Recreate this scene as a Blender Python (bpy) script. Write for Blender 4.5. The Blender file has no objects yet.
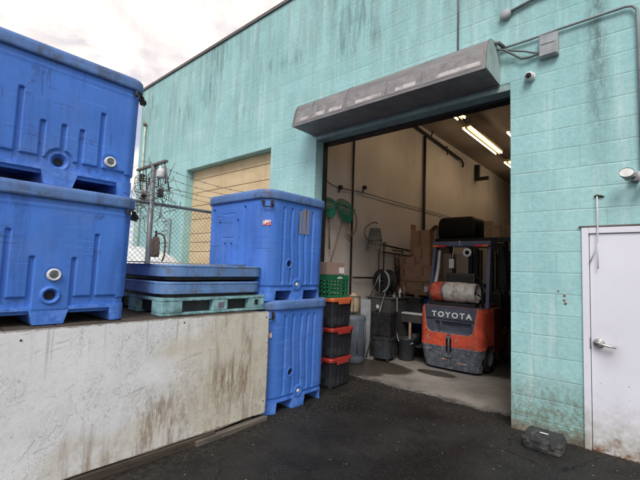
import bpy, bmesh, math, random
from mathutils import Vector, Matrix
R = math.radians
rnd = random.Random(7)
sc = bpy.context.scene
col = sc.collection

# ------------------------------------------------------------------ materials
def nodes(name):
    m = bpy.data.materials.new(name); m.use_nodes = True
    nt = m.node_tree; N = nt.nodes; L = nt.links
    return m, nt, N, L, N['Principled BSDF']

class G:
    """small helper around a node tree"""
    def __init__(s, nt): s.nt = nt; s.N = nt.nodes; s.L = nt.links
    def put(s, sock, v):
        if hasattr(v, 'default_value') or hasattr(v, 'is_linked'): s.L.new(v, sock)
        else: sock.default_value = v
    def math(s, op, a, b=None, c=None, clamp=False):
        n = s.N.new('ShaderNodeMath'); n.operation = op; n.use_clamp = clamp
        s.put(n.inputs[0], a)
        if b is not None: s.put(n.inputs[1], b)
        if c is not None: s.put(n.inputs[2], c)
        return n.outputs[0]
    def mix(s, f, a, b, mode='MIX'):
        n = s.N.new('ShaderNodeMix'); n.data_type = 'RGBA'; n.blend_type = mode
        s.put(n.inputs[0], f); s.put(n.inputs[6], a); s.put(n.inputs[7], b)
        return n.outputs[2]
    def ramp(s, v, a, b, lo=0., hi=1.):
        n = s.N.new('ShaderNodeMapRange'); n.interpolation_type = 'SMOOTHSTEP'
        s.put(n.inputs[0], v); n.inputs[1].default_value = a; n.inputs[2].default_value = b
        n.inputs[3].default_value = lo; n.inputs[4].default_value = hi
        return n.outputs[0]
    def noise(s, vec, scale, detail=4, rough=.55, dist=0., sc3=None):
        if sc3 is not None:
            mp = s.N.new('ShaderNodeVectorMath'); mp.operation = 'MULTIPLY'
            s.L.new(vec, mp.inputs[0]); mp.inputs[1].default_value = sc3; vec = mp.outputs[0]
        n = s.N.new('ShaderNodeTexNoise'); s.L.new(vec, n.inputs['Vector'])
        n.inputs['Scale'].default_value = scale; n.inputs['Detail'].default_value = detail
        n.inputs['Roughness'].default_value = rough; n.inputs['Distortion'].default_value = dist
        return n.outputs['Fac']
    def pos(s):
        return s.N.new('ShaderNodeNewGeometry').outputs['Position']
    def obj(s):
        return s.N.new('ShaderNodeTexCoord').outputs['Object']
    def sep(s, v):
        n = s.N.new('ShaderNodeSeparateXYZ'); s.L.new(v, n.inputs[0]); return n.outputs
    def comb(s, x, y, z):
        n = s.N.new('ShaderNodeCombineXYZ')
        for i, v in enumerate((x, y, z)): s.put(n.inputs[i], v)
        return n.outputs[0]
    def bump(s, h, strength=.3, dist=.01, normal=None):
        n = s.N.new('ShaderNodeBump'); n.inputs['Strength'].default_value = strength
        n.inputs['Distance'].default_value = dist; s.L.new(h, n.inputs['Height'])
        if normal is not None: s.L.new(normal, n.inputs['Normal'])
        return n.outputs[0]

def c4(c): return (c[0], c[1], c[2], 1.)

def simple(name, c, rough=.6, metal=0., var=.25, vs=6., dirt=None, damt=.4, ds=3., bump=.15, bs=60., spec=.4, stretch=None, bdist=.002):
    """base colour with brightness variation, dirt patches and a little bump"""
    m, nt, N, L, B = nodes(name); g = G(nt); P = g.obj()
    f = g.noise(P, vs, 5, .6, sc3=stretch)
    k = g.ramp(f, .3, .7, 1 - var, 1 + var * .5)
    base = g.mix(1., c4(c), g.comb(k, k, k), 'MULTIPLY')
    if dirt is not None:
        d = g.ramp(g.noise(P, ds, 6, .65, .4, sc3=stretch), .48, .72, 0, damt)
        base = g.mix(d, base, c4(dirt))
    L.new(base, B.inputs['Base Color'])
    B.inputs['Metallic'].default_value = metal
    L.new(g.ramp(g.noise(P, vs * 2, 3), .3, .7, max(.02, rough - .1), min(1, rough + .12)), B.inputs['Roughness'])
    B.inputs['Specular IOR Level'].default_value = spec
    if bump: L.new(g.bump(g.noise(P, bs, 4), bump, bdist), B.inputs['Normal'])
    return m

def blockwall(name='painted_block'):
    m, nt, N, L, B = nodes(name); g = G(nt); P = g.pos(); x, y, z = g.sep(P)
    u = g.math('ADD', x, y); v = g.math('SUBTRACT', z, .14)
    u2 = g.math('ADD', u, g.math('MULTIPLY', g.math('SUBTRACT', g.noise(P, 2.5, 2), .5), .012))
    v2 = g.math('ADD', v, g.math('MULTIPLY', g.math('SUBTRACT', g.noise(P, 6., 2), .5), .008))
    bt = N.new('ShaderNodeTexBrick'); bt.offset = .5; bt.offset_frequency = 2
    L.new(g.comb(u2, v2, 0.), bt.inputs['Vector'])
    bt.inputs['Scale'].default_value = 1.; bt.inputs['Brick Width'].default_value = .4064
    bt.inputs['Row Height'].default_value = .2032; bt.inputs['Mortar Size'].default_value = .0035
    bt.inputs['Mortar Smooth'].default_value = .45; bt.inputs['Bias'].default_value = 0.
    bt.inputs['Color1'].default_value = (.95, .95, .95, 1); bt.inputs['Color2'].default_value = (1.04, 1.04, 1.04, 1)
    bt.inputs['Mortar'].default_value = (1, 1, 1, 1)
    mort = bt.outputs['Fac']
    fr_ = g.math('FRACT', g.math('DIVIDE', v2, .2032)); dl_ = g.math('MULTIPLY', g.math('MINIMUM', fr_, g.math('SUBTRACT', 1., fr_)), .2032)
    hl = g.ramp(g.math('ADD', dl_, g.math('MULTIPLY', g.math('SUBTRACT', g.noise(P, 40., 4), .5), .004)), .0006, .0040, 1., 0.); vl = g.math('MULTIPLY', mort, g.math('SUBTRACT', 1., hl))
    c = g.mix(g.ramp(g.noise(P, 1.1, 5, .6), .35, .65), c4((.31, .565, .58)), c4((.375, .635, .645)))
    c = g.mix(1., c, bt.outputs['Color'], 'MULTIPLY')
    mo = g.ramp(g.noise(P, 24., 7, .75), .35, .65, .91, 1.06)
    c = g.mix(1., c, g.comb(mo, mo, mo), 'MULTIPLY')
    # pale drips of thin paint
    drip = g.ramp(g.noise(P, 1., 6, .7, sc3=(9., 9., .55)), .5, .72, 0, .45)
    c = g.mix(drip, c, c4((.66, .80, .80)))
    # grey weathering running down from the parapet
    hi = g.ramp(z, 3.0, 6.2)
    st = g.math('MULTIPLY', g.ramp(g.noise(P, 1., 7, .68, sc3=(5., 5., .5)), .43, .68), g.math('ADD', g.math('MULTIPLY', hi, .80), .10))
    c = g.mix(st, c, c4((.24, .38, .37)))
    patchy = g.math('MULTIPLY', g.ramp(g.noise(P, .75, 3, .5), .50, .62), g.ramp(z, 3.6, 5.2))
    s2 = g.math('MULTIPLY', patchy, g.ramp(g.noise(P, 1., 9, .78, sc3=(11., 11., 1.1)), .44, .60))
    c = g.mix(g.math('MULTIPLY', s2, .75), c, c4((.13, .22, .22)))
    speck = g.math('MULTIPLY', g.ramp(g.noise(P, 13., 8, .8), .53, .66), g.math('ADD', g.math('MULTIPLY', hi, .45), .18))
    c = g.mix(speck, c, c4((.24, .33, .33)))
    # black leak stain under the conduit
    dx = g.math('DIVIDE', g.math('ABSOLUTE', g.math('SUBTRACT', g.math('ADD', x, g.math('MULTIPLY', g.math('SUBTRACT', g.noise(P, 5., 4), .5), .16)), .76)), .13)
    sx = g.ramp(dx, 0., 1., 1., 0.)
    sz = g.math('MULTIPLY', g.ramp(z, 1.9, 3.95), g.ramp(z, 4.2, 4.5, 1, .45))
    stain = g.math('MULTIPLY', g.math('MULTIPLY', sx, sz), g.ramp(g.noise(P, 1., 9, .8, sc3=(16., 16., 5.)), .36, .60, .12, 1.))
    c = g.mix(g.math('MULTIPLY', stain, .75), c, c4((.065, .085, .085)))
    # mortar lines: thin dark groove shadow painted in, more on some courses
    nb = g.noise(P, 1., 6, .72, sc3=(2.2, 2.2, 6.5))
    farfade = g.ramp(x, -4., -1., .55, 1.)
    ml = g.math('MULTIPLY', g.math('ADD', g.math('MULTIPLY', hl, g.math('MAXIMUM', g.ramp(nb, .42, .62, .0, .72), g.ramp(x, -.3, .0, 0., .42))), g.math('MULTIPLY', vl, g.ramp(g.noise(P, 3.1, 4), .45, .65, .08, .38))), farfade)
    c = g.mix(ml, c, c4((.15, .24, .24)))
    # faint pale band beside each line
    hb = g.math('MULTIPLY', g.ramp(g.math('ABSOLUTE', g.math('SUBTRACT', dl_, .010)), 0., .006, 1., 0.), g.ramp(nb, .4, .65, 0., .25))
    c = g.mix(hb, c, c4((.70, .84, .84)))
    # moss and splash dirt at the foot of the wall
    zz = g.math('ADD', z, g.math('MULTIPLY', g.math('SUBTRACT', g.noise(P, 4., 6, .7), .5), .55))
    foot = g.ramp(zz, .06, .78, 1., 0.)
    mossn = g.ramp(g.noise(P, 15., 10, .82), .40, .58, .10, 1.)
    c = g.mix(g.math('MULTIPLY', g.math('MULTIPLY', foot, mossn), .92), c, c4((.15, .165, .105)))
    c = g.mix(g.ramp(g.math('ADD', z, g.math('MULTIPLY', g.math('SUBTRACT', g.noise(P, 14., 6, .7), .5), .06)), .0, .045, .85, 0.), c, c4((.03, .028, .022)))  # contact shade painted as a dark line at the ground, with dirt
    low = g.ramp(z, .03, .15, 1., 0.)
    c = g.mix(g.math('MULTIPLY', low, .85), c, g.mix(g.ramp(g.noise(P, 12., 6, .7), .35, .65), c4((.10, .085, .06)), c4((.27, .245, .18))))
    chip = g.math('MULTIPLY', g.ramp(g.noise(P, 20., 5, .7), .62, .68), g.ramp(z, .1, .9, .9, .05))
    c = g.mix(chip, c, c4((.10, .11, .09)))
    L.new(c, B.inputs['Base Color']); B.inputs['Roughness'].default_value = .75
    B.inputs['Specular IOR Level'].default_value = .25
    n1 = g.bump(g.noise(P, 90., 5, .7), .35, .003)
    n1 = g.bump(g.noise(P, 16., 6, .65), .45, .010, n1)
    soft = g.math('MULTIPLY', g.ramp(dl_, .0, .012, 1., 0.), g.ramp(nb, .34, .58, .25, 1.))
    n2 = g.bump(g.math('ADD', g.math('MULTIPLY', soft, -1.), g.math('MULTIPLY', vl, -.5)), .42, .006, n1)
    L.new(n2, B.inputs['Normal'])
    return m

def panelmat():
    """scuffed white painted board with brown runs and cracks"""
    m, nt, N, L, B = nodes('scuffed_white_paint'); g = G(nt); P = g.pos(); x, y, z = g.sep(P)
    c = g.mix(g.ramp(g.noise(P, 1.4, 5, .6), .35, .65), c4((.74, .75, .78)), c4((.84, .85, .88)))
    gy = g.ramp(y, -3.6, -2.0, -.10, .10); gz = g.ramp(z, .2, 1.0, .10, -.06)
    warm = g.ramp(g.math('ADD', g.math('ADD', g.noise(P, .9, 6, .65, sc3=(1, 1, 1.6)), gy), gz), .42, .66)
    c = g.mix(g.math('MULTIPLY', warm, .8), c, c4((.60, .55, .44)))
    mott = g.ramp(g.noise(P, 9., 9, .8, sc3=(1, 1, .7)), .46, .62, 0., .5)
    lowm = g.math('ADD', g.math('MULTIPLY', g.ramp(z, .0, .9, 1., .0), .7), .3)
    c = g.mix(g.math('MULTIPLY', g.math('MULTIPLY', mott, lowm), g.math('ADD', g.math('MULTIPLY', warm, .7), .3)), c, c4((.27, .22, .15)))
    # brown grime in vertical runs
    runs = g.ramp(g.noise(P, 1., 7, .7, sc3=(14., 14., 1.1)), .47, .68)
    area = g.ramp(g.math('ADD', g.math('ADD', g.noise(P, 1.7, 3, .5, sc3=(1, 1, .5)), gy), g.math('MULTIPLY', gz, .5)), .47, .68, 0., .9)
    c = g.mix(g.math('MULTIPLY', g.math('MULTIPLY', runs, area), .85), c, c4((.24, .145, .075)))
    # two darker run marks
    for yc, w, z0, z1 in ((-1.93, .12, .15, .95), (-2.75, .42, .0, .55), (-2.15, .30, .25, .70)):
        q = g.ramp(g.math('DIVIDE', g.math('ABSOLUTE', g.math('SUBTRACT', y, yc)), w), 0., 1., 1., 0.)
        q = g.math('MULTIPLY', q, g.math('MULTIPLY', g.ramp(z, z0 - .15, z0 + .15), g.ramp(z, z1 - .2, z1 + .1, 1., 0.)))
        q = g.math('MULTIPLY', q, g.ramp(g.noise(P, 1., 8, .8, sc3=(22., 22., 4.5)), .42, .60))
        c = g.mix(g.math('MULTIPLY', q, .75), c, c4((.20, .115, .06)))
    # diagonal scratches
    s1 = g.noise(g.comb(0., g.math('ADD', g.math('MULTIPLY', y, .9), g.math('MULTIPLY', z, 0.)), g.math('MULTIPLY', g.math('SUBTRACT', z, g.math('MULTIPLY', y, .22)), 26.)), 1.4, 6, .7, .3)
    c = g.mix(g.math('MULTIPLY', g.math('MULTIPLY', g.ramp(s1, .60, .64), g.ramp(g.noise(P, 2.6, 4), .48, .6)), .35), c, c4((.16, .13, .10)))
    # fine peeling cracks
    vo = N.new('ShaderNodeTexVoronoi'); vo.feature = 'DISTANCE_TO_EDGE'; vo.inputs['Scale'].default_value = 15.
    wob = g.noise(P, 9., 5)
    L.new(g.comb(0., g.math('ADD', g.math('MULTIPLY', y, 1.7), g.math('MULTIPLY', wob, .5)), g.math('ADD', z, g.math('MULTIPLY', wob, .4))), vo.inputs['Vector'])
    ed = g.math('MULTIPLY', g.ramp(vo.outputs['Distance'], .0, .035, 1., 0.), g.ramp(g.noise(P, 3.5, 5, .6), .44, .56))
    c = g.mix(g.math('MULTIPLY', ed, .42), c, c4((.15, .13, .10)))
    spk = g.ramp(g.noise(P, 42., 7, .8), .60, .67)
    c = g.mix(g.math('MULTIPLY', spk, .6), c, c4((.11, .08, .05)))
    # chipped grimy border
    e1 = g.math('MINIMUM', g.math('SUBTRACT', 1.083, z), g.math('ABSOLUTE', g.math('ADD', y, 1.658)))
    e1 = g.math('MINIMUM', e1, g.math('SUBTRACT', z, .075))
    e1 = g.math('ADD', e1, g.math('MULTIPLY', g.math('SUBTRACT', g.noise(P, 13., 8, .8), .5), .05))
    c = g.mix(g.ramp(e1, .004, .014, .8, 0.), c, c4((.16, .125, .09)))
    drips = g.math('MULTIPLY', g.ramp(g.noise(P, 1., 6, .7, sc3=(30., 30., .6)), .56, .68), g.ramp(g.math('ADD', z, g.math('MULTIPLY', g.noise(P, 3., 3), .5)), .95, 1.33))
    c = g.mix(g.math('MULTIPLY', drips, .45), c, c4((.22, .15, .09)))
    L.new(c, B.inputs['Base Color']); B.inputs['Roughness'].default_value = .6
    B.inputs['Specular IOR Level'].default_value = .3
    L.new(g.bump(g.math('ADD', g.noise(P, 26., 6, .7), g.math('MULTIPLY', ed, -.6)), .45, .005), B.inputs['Normal'])
    return m

def asphaltmat():
    m, nt, N, L, B = nodes('asphalt'); g = G(nt); P = g.pos()
    c = g.mix(g.ramp(g.noise(P, .9, 7, .68), .38, .62), c4((.009, .0087, .0085)), c4((.024, .023, .022)))
    vo = N.new('ShaderNodeTexVoronoi'); vo.inputs['Scale'].default_value = 120.; L.new(P, vo.inputs['Vector'])
    hsv = g.sep(vo.outputs['Color'])[0]
    c = g.mix(g.math('MULTIPLY', g.ramp(hsv, .88, .99), .35), c, c4((.09, .086, .08)))
    vo2 = N.new('ShaderNodeTexVoronoi'); vo2.inputs['Scale'].default_value = 26.; L.new(P, vo2.inputs['Vector'])
    dd = g.math('MULTIPLY', g.ramp(vo2.outputs['Distance'], .12, .2, 1., 0.), g.ramp(g.sep(vo2.outputs['Color'])[1], .965, .98))
    c = g.mix(dd, c, c4((.22, .22, .21)))
    c = g.mix(g.ramp(g.noise(P, 2.2, 7, .75), .6, .75, 0, .35), c, c4((.035, .033, .030)))
    cr_ = N.new('ShaderNodeTexVoronoi'); cr_.feature = 'DISTANCE_TO_EDGE'; cr_.inputs['Scale'].default_value = .8
    wv_ = N.new('ShaderNodeVectorMath'); wv_.operation = 'ADD'; L.new(P, wv_.inputs[0]); w1_ = g.noise(P, 3.5, 5, .7); L.new(g.comb(g.math('MULTIPLY', w1_, .35), g.math('MULTIPLY', g.noise(P, 2.7, 5, .7), .35), 0.), wv_.inputs[1]); L.new(wv_.outputs[0], cr_.inputs['Vector'])
    ck_ = g.math('MULTIPLY', g.ramp(cr_.outputs['Distance'], .002, .008, 1., 0.), g.ramp(g.noise(P, 1.1, 3), .45, .55))
    c = g.mix(g.math('MULTIPLY', ck_, .8), c, c4((.003, .003, .003)))
    x, y, z = g.sep(P)
    nz_ = g.math('MULTIPLY', g.math('SUBTRACT', g.noise(P, 3., 5, .7), .5), .6)
    near = g.ramp(g.math('ADD', g.math('MINIMUM', g.math('ABSOLUTE', y), g.math('ABSOLUTE', g.math('ADD', x, 1.75))), nz_), .0, .30, 1., 0.)
    c = g.mix(g.math('MULTIPLY', near, .55), c, g.mix(g.ramp(g.noise(P, 22., 6, .8), .42, .6), c4((.012, .011, .010)), c4((.060, .054, .044))))
    L.new(c, B.inputs['Base Color'])
    L.new(g.ramp(g.noise(P, 1.6, 4), .3, .65, .42, .85), B.inputs['Roughness'])
    B.inputs['Specular IOR Level'].default_value = .28
    L.new(g.bump(g.math('ADD', vo.outputs['Distance'], g.noise(P, 8., 4)), .55, .007), B.inputs['Normal'])
    return m

def concretemat():
    m, nt, N, L, B = nodes('wet_concrete'); g = G(nt); P = g.pos(); x, y, z = g.sep(P)
    c = g.mix(g.ramp(g.noise(P, 1.6, 6, .65), .3, .7), c4((.15, .14, .125)), c4((.29, .27, .245)))
    wet_dark = None
    wob = g.math('MULTIPLY', g.math('SUBTRACT', g.noise(P, 2.2, 4), .5), .5)
    for cx, cy, rx, ry in ((-2.25, 1.05, .62, .42), (-1.42, 1.36, .33, .17), (-2.6, .55, .75, .42), (-1.3, 2.8, 1.4, 1.2)):  # last ellipse darkens and smooths the floor below the forklift
        dx = g.math('DIVIDE', g.math('SUBTRACT', x, cx), rx); dy = g.math('DIVIDE', g.math('SUBTRACT', y, cy), ry)
        d = g.math('ADD', g.math('SQRT', g.math('ADD', g.math('MULTIPLY', dx, dx), g.math('MULTIPLY', dy, dy))), wob)
        w = g.ramp(d, .80, 1.02, 1., 0.)
        wet_dark = w if wet_dark is None else g.math('MAXIMUM', wet_dark, w)
    c = g.mix(g.math('MULTIPLY', wet_dark, .88), c, c4((.034, .027, .019)))
    c = g.mix(g.ramp(g.noise(P, 9., 7, .75), .58, .75, 0, .6), c, c4((.09, .075, .06)))
    rim = g.ramp(y, .30, .50, .55, 0.)
    c = g.mix(g.math('MULTIPLY', rim, g.ramp(g.noise(P, 8, 4), .4, .6)), c, c4((.27, .255, .23)))
    edg = g.ramp(g.math('ADD', y, g.math('MULTIPLY', g.math('SUBTRACT', g.noise(P, 5., 7, .75), .5), .5)), .28, .46, .85, 0.)
    c = g.mix(edg, c, c4((.05, .044, .036)))
    L.new(c, B.inputs['Base Color'])
    L.new(g.math('SUBTRACT', .78, g.math('MULTIPLY', wet_dark, .42)), B.inputs['Roughness'])
    L.new(g.bump(g.noise(P, 30., 5, .7), .3, .006), B.inputs['Normal'])
    return m

def plastic(name, c, dark, scuff, rim=False):
    m, nt, N, L, B = nodes(name); g = G(nt); P = g.pos(); x, y, z = g.sep(P)
    col_ = g.mix(g.ramp(g.noise(P, 1.3, 4), .35, .65), c4([v * .88 for v in c]), c4([v * 1.08 for v in c]))
    fd = g.ramp(g.noise(P, 2.4, 6, .65), .45, .68, 0., .30)
    col_ = g.mix(fd, col_, c4([v * .72 + .10 for v in c]))
    ru = g.ramp(g.noise(P, 1., 8, .72, sc3=(9., 9., 1.)), .48, .70, 0., .55)
    col_ = g.mix(ru, col_, c4(dark))
    sp = g.ramp(g.noise(P, 38., 6, .8), .62, .70, 0., .7 if rim else .45)
    col_ = g.mix(sp, col_, c4(scuff))
    big = g.ramp(g.noise(P, 5.5, 8, .78), .47 if rim else .58, .66, 0., .85 if rim else .5)
    col_ = g.mix(big, col_, c4(scuff))
    sc_ = g.ramp(g.noise(P, 1., 5, .6, sc3=(2.5, 2.5, 60.)), .60, .68, 0., .35)
    col_ = g.mix(sc_, col_, c4([min(1, v * 1.6 + .05) for v in c]))
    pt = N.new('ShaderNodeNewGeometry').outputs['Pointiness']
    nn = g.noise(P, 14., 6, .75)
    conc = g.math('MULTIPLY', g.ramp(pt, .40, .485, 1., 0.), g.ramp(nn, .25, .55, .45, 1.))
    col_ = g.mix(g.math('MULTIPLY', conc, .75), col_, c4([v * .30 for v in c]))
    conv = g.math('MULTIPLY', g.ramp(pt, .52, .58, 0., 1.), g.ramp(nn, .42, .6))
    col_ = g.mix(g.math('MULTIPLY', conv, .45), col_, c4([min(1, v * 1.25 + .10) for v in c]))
    # deeper scrapes in random directions
    for k_, (sx_, sz_) in enumerate(((2., 55.), (60., 3.))):
        ff = g.noise(P, 1., 4, .55, .8, sc3=(sx_, sx_, sz_))
        gate = g.ramp(g.noise(P, 2.3 + k_, 3), .50, .60)
        col_ = g.mix(g.math('MULTIPLY', g.math('MULTIPLY', g.ramp(ff, .62, .65), gate), .45), col_, c4(scuff))
    L.new(col_, B.inputs['Base Color'])
    L.new(g.ramp(g.noise(P, 6., 4), .3, .7, .42, .62), B.inputs['Roughness'])
    B.inputs['Specular IOR Level'].default_value = .35
    L.new(g.bump(g.math('ADD', g.noise(P, 5., 3), g.math('MULTIPLY', g.noise(P, 70., 4), .16)), .22, .012), B.inputs['Normal'])
    return m

def stripes_door():
    m, nt, N, L, B = nodes('tan_door_paint'); g = G(nt); P = g.pos(); x, y, z = g.sep(P)
    c = g.mix(g.ramp(g.noise(P, 1.2, 5, .6, sc3=(1, 1, 3)), .3, .7), c4((.58, .44, .26)), c4((.68, .54, .34)))
    c = g.mix(g.ramp(g.noise(P, 1., 7, .7, sc3=(6., 6., .7)), .5, .75, 0, .4), c, c4((.24, .17, .10)))
    L.new(c, B.inputs['Base Color']); B.inputs['Roughness'].default_value = .6
    L.new(g.bump(g.noise(P, 25., 4), .2, .004), B.inputs['Normal'])
    return m

def doorpaint():
    m, nt, N, L, B = nodes('white_door_paint'); g = G(nt); P = g.pos(); x, y, z = g.sep(P)
    c = g.mix(g.ramp(g.noise(P, 1.5, 4), .3, .7), c4((.70, .71, .80)), c4((.76, .77, .86)))
    zz = g.math('ADD', z, g.math('MULTIPLY', g.math('SUBTRACT', g.noise(P, 4.5, 7, .7), .5), .6))
    f = g.ramp(zz, .02, .55, 1., 0.)
    c = g.mix(g.math('MULTIPLY', g.math('MULTIPLY', f, g.ramp(g.noise(P, 13., 7, .75), .32, .62, .25, 1.)), .75), c, c4((.27, .27, .16)))
    ru = g.math('MULTIPLY', g.ramp(zz, -.02, .16, 1., 0.), g.ramp(g.noise(P, 8., 6, .7), .38, .55))
    c = g.mix(ru, c, c4((.20, .08, .035)))
    sm = g.ramp(g.noise(P, 6., 7, .8), .60, .72, 0, .35)
    c = g.mix(sm, c, c4((.42, .42, .44)))
    st = g.math('MULTIPLY', g.ramp(g.math('ABSOLUTE', g.math('SUBTRACT', x, .80)), 0., .14, 1., 0.), g.math('MULTIPLY', g.ramp(z, .65, .9), g.ramp(z, .92, .96, 1., 0.)))
    c = g.mix(g.math('MULTIPLY', st, .45), c, c4((.35, .33, .33)))
    dxx = g.math('SUBTRACT', x, .78); dzz = g.math('SUBTRACT', z, .96)
    hg = g.ramp(g.math('SQRT', g.math('ADD', g.math('MULTIPLY', dxx, dxx), g.math('MULTIPLY', dzz, dzz))), .04, .22, 1., 0.)
    c = g.mix(g.math('MULTIPLY', g.math('MULTIPLY', hg, g.ramp(g.noise(P, 12., 7, .75), .42, .66)), .16), c, c4((.30, .28, .25)))
    ch = g.math('MULTIPLY', g.ramp(g.noise(P, 26., 6, .75), .64, .67), g.ramp(z, .2, 1.6, .8, .25))
    c = g.mix(ch, c, c4((.20, .17, .14)))
    L.new(c, B.inputs['Base Color']); B.inputs['Roughness'].default_value = .45
    L.new(g.bump(g.noise(P, 18., 4), .12, .004), B.inputs['Normal'])
    return m

def stained_wood(name, a, b):
    m, nt, N, L, B = nodes(name); g = G(nt); P = g.obj()
    f = g.noise(P, 1., 7, .7, .6, sc3=(26., 2.2, 26.))
    c = g.mix(g.ramp(f, .32, .68), c4(a), c4(b))
    c = g.mix(g.ramp(g.noise(P, 6., 5, .7), .55, .72, 0, .7), c, c4([v * .35 for v in a]))
    L.new(c, B.inputs['Base Color']); B.inputs['Roughness'].default_value = .85
    L.new(g.bump(f, .6, .006), B.inputs['Normal'])
    return m

def decal(name, a, b, scale=30., lo=.42, hi=.55):
    m, nt, N, L, B = nodes(name); g = G(nt); P = g.pos()
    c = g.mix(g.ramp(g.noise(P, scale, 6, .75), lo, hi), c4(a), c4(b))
    L.new(c, B.inputs['Base Color']); B.inputs['Roughness'].default_value = .7
    return m

def emit(name, c, s):
    m, nt, N, L, B = nodes(name)
    B.inputs['Base Color'].default_value = c4((.8, .8, .75)); B.inputs['Emission Color'].default_value = c4(c)
    B.inputs['Emission Strength'].default_value = s
    return m

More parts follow.
